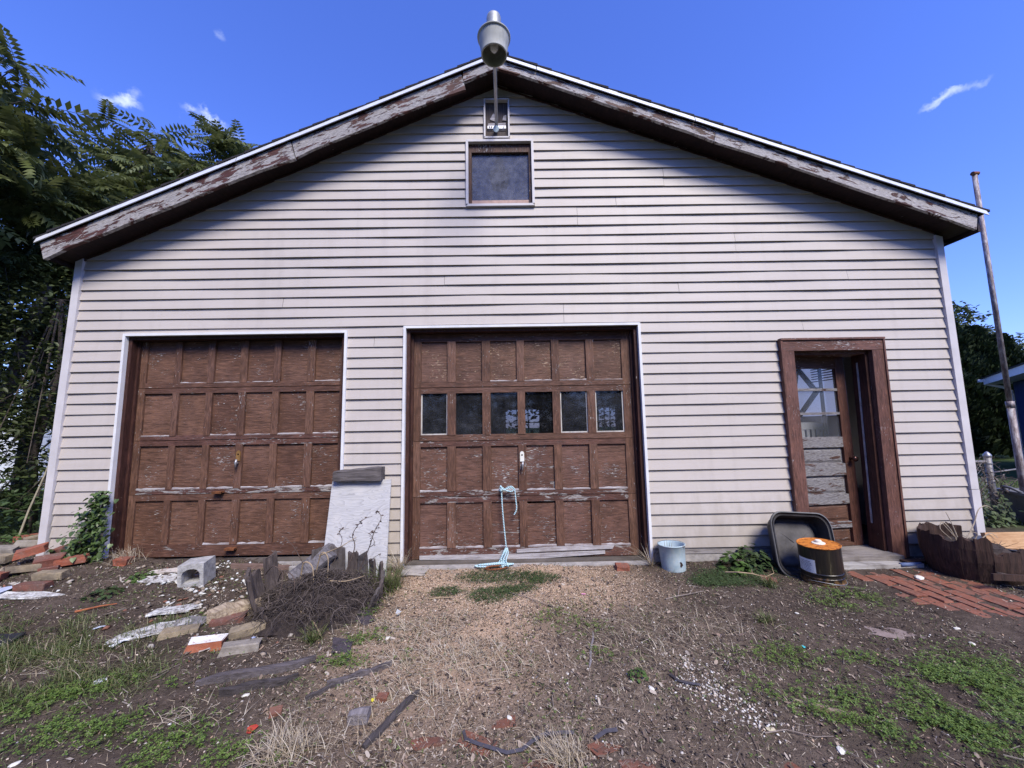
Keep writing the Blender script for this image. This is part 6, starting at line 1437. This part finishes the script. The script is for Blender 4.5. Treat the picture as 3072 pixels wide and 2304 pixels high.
# blue shed, turned so that its long eave runs toward the viewer
sh = thing('blue_shed', 'dark blue shed with white eave at the right edge', 'shed', (14.05, 7.5, 0), (0, 0, R(-132.7)))
M = Mat('dark_blue_boards'); M.set('Base Color', M.ramp(M.noise(M.pos((12,12,2)), 1, 4), [(.3, (.012,.022,.085)), (.7, (.020,.034,.12))])); M.set('Roughness', .6); BLU = M.m
for k in range(24): obj('wall_board', MB().box(.42+k*.2+.004, .42+k*.2+.196, .438, .45, .05, 2.27), BLU, sh)
obj('wall', MB().box(.40, 5.3, .4505, 3.4, 0, 2.29), BLU, sh)
obj('fascia', MB().box(0, 5.6, -.02, .0, 2.27, 2.45), TRIM, sh); obj('fascia', MB().box(-.001, .02, .0005, 3.8, 2.27, 2.45), TRIM, sh)
obj('roof', MB().add([(-.04,-.05,2.452),(5.6,-.05,2.452),(5.6,3.8,2.60),(-.04,3.8,2.60),(-.04,-.05,2.475),(5.6,-.05,2.475),(5.6,3.8,2.63),(-.04,3.8,2.63)], [(0,3,2,1),(4,5,6,7),(0,1,5,4),(1,2,6,5),(2,3,7,6),(3,0,4,7)]), SHINGLE, sh)
obj('soffit', MB().box(.021, 5.6, .0005, 3.8, 2.275, 2.29), TRIM, sh)
obj('gutter_end', MB().box(-.16, .0, -.11, -.021, 2.36, 2.44), TRIM, sh)
obj('downspout', MB().tube([(.10,-.02,2.30),(.20,.30,2.16),(.30,.41,2.05),(.33,.41,.05)], .04, 8), TRIM, sh)
# arborvitae hedge: dense upright sprays
ARB = leafmat('arborvitae_spray', [(.018,.032,.010),(.028,.046,.014),(.040,.058,.018),(.012,.022,.008)], .6, .08)
def conifer(x, y, h, r, label):
    t = thing('arborvitae', label, 'conifer', (x, y, 0), group='clipped conifers behind the blue shed')
    obj('trunk', MB().tube([(0,0,0),(0,0,h*.8)], [.07,.02], 8), BARK, t)
    n = 9000; z = U(0, 1, n)**.85; rad = r*np.minimum(1.0, ((1-z)*2.3)**.62)*(.62+.38*U(0, 1, n)**.5)*(1+.16*np.sin(z*h*7+x*3)); a = U(0, 6.283, n)
    rad *= 1+.18*(vnoise(a*3+x*5, z*9, 7)-.5)*2
    p = np.stack([rad*np.cos(a), rad*np.sin(a), .05+z*h], 1)
    obj('crown', npmesh('crown', *inst(FERN_V, FERN_F, p, euler(a+U(-.7, .7, n), -U(.5, 1.4, n), U(-1.2, 1.2, n)), U(.12, .24, n)), ARB), None, t)
    return t
for x, y, h, r, lab in [(13.9,8.6,3.75,.62,'lowest dark conifer beside the garage corner'), (14.75,8.9,4.5,.72,'tallest dark conifer behind the mast'), (15.65,8.9,4.2,.70,'dark conifer above the shed eave'), (16.6,9.0,3.95,.70,'dark conifer at the right edge'), (13.1,8.9,3.3,.62,'dark conifer half hidden by the garage corner')]:
    conifer(x, y, h, r, lab)
MPL = leafmat('pale_maple_leaf', [(.055,.080,.030),(.085,.115,.045),(.12,.14,.065),(.04,.06,.022)], .5, .2)
tree('maple_tree', 'pale green tree behind the conifers at the garage corner', (19.3,13.2), [(19.3,13.2,0),(19.2,13.2,2),(19.3,13.1,4.4)], .2, [((19.2,13.0,4.9),(1.7,1.5,1.6),210,16), ((20.6,13.0,4.0),(1.5,1.3,1.4),120,16)], MPL, 'ov', (.12,.22), 'pale trees beyond the conifers')
tree('maple_tree', 'pale green tree beyond the conifers at the right edge', (22.6,13.4), [(22.6,13.4,0),(22.6,13.4,2),(22.5,13.3,3.8)], .2, [((22.4,13.2,3.6),(1.9,1.5,1.4),210,16), ((24.4,13.2,3.4),(1.6,1.4,1.3),120,16)], MPL, 'ov', (.12,.22), 'pale trees beyond the conifers')
x = U(5.6, 9.5, 9000); y = U(.9, 4.6, 9000)
stuff('lawn', [quads2tri(*blades(x, y, ground_z(x, y), .05, .16, .009, .9))], bpy.data.materials['grass_blade'], 'rough lawn right of the garage')
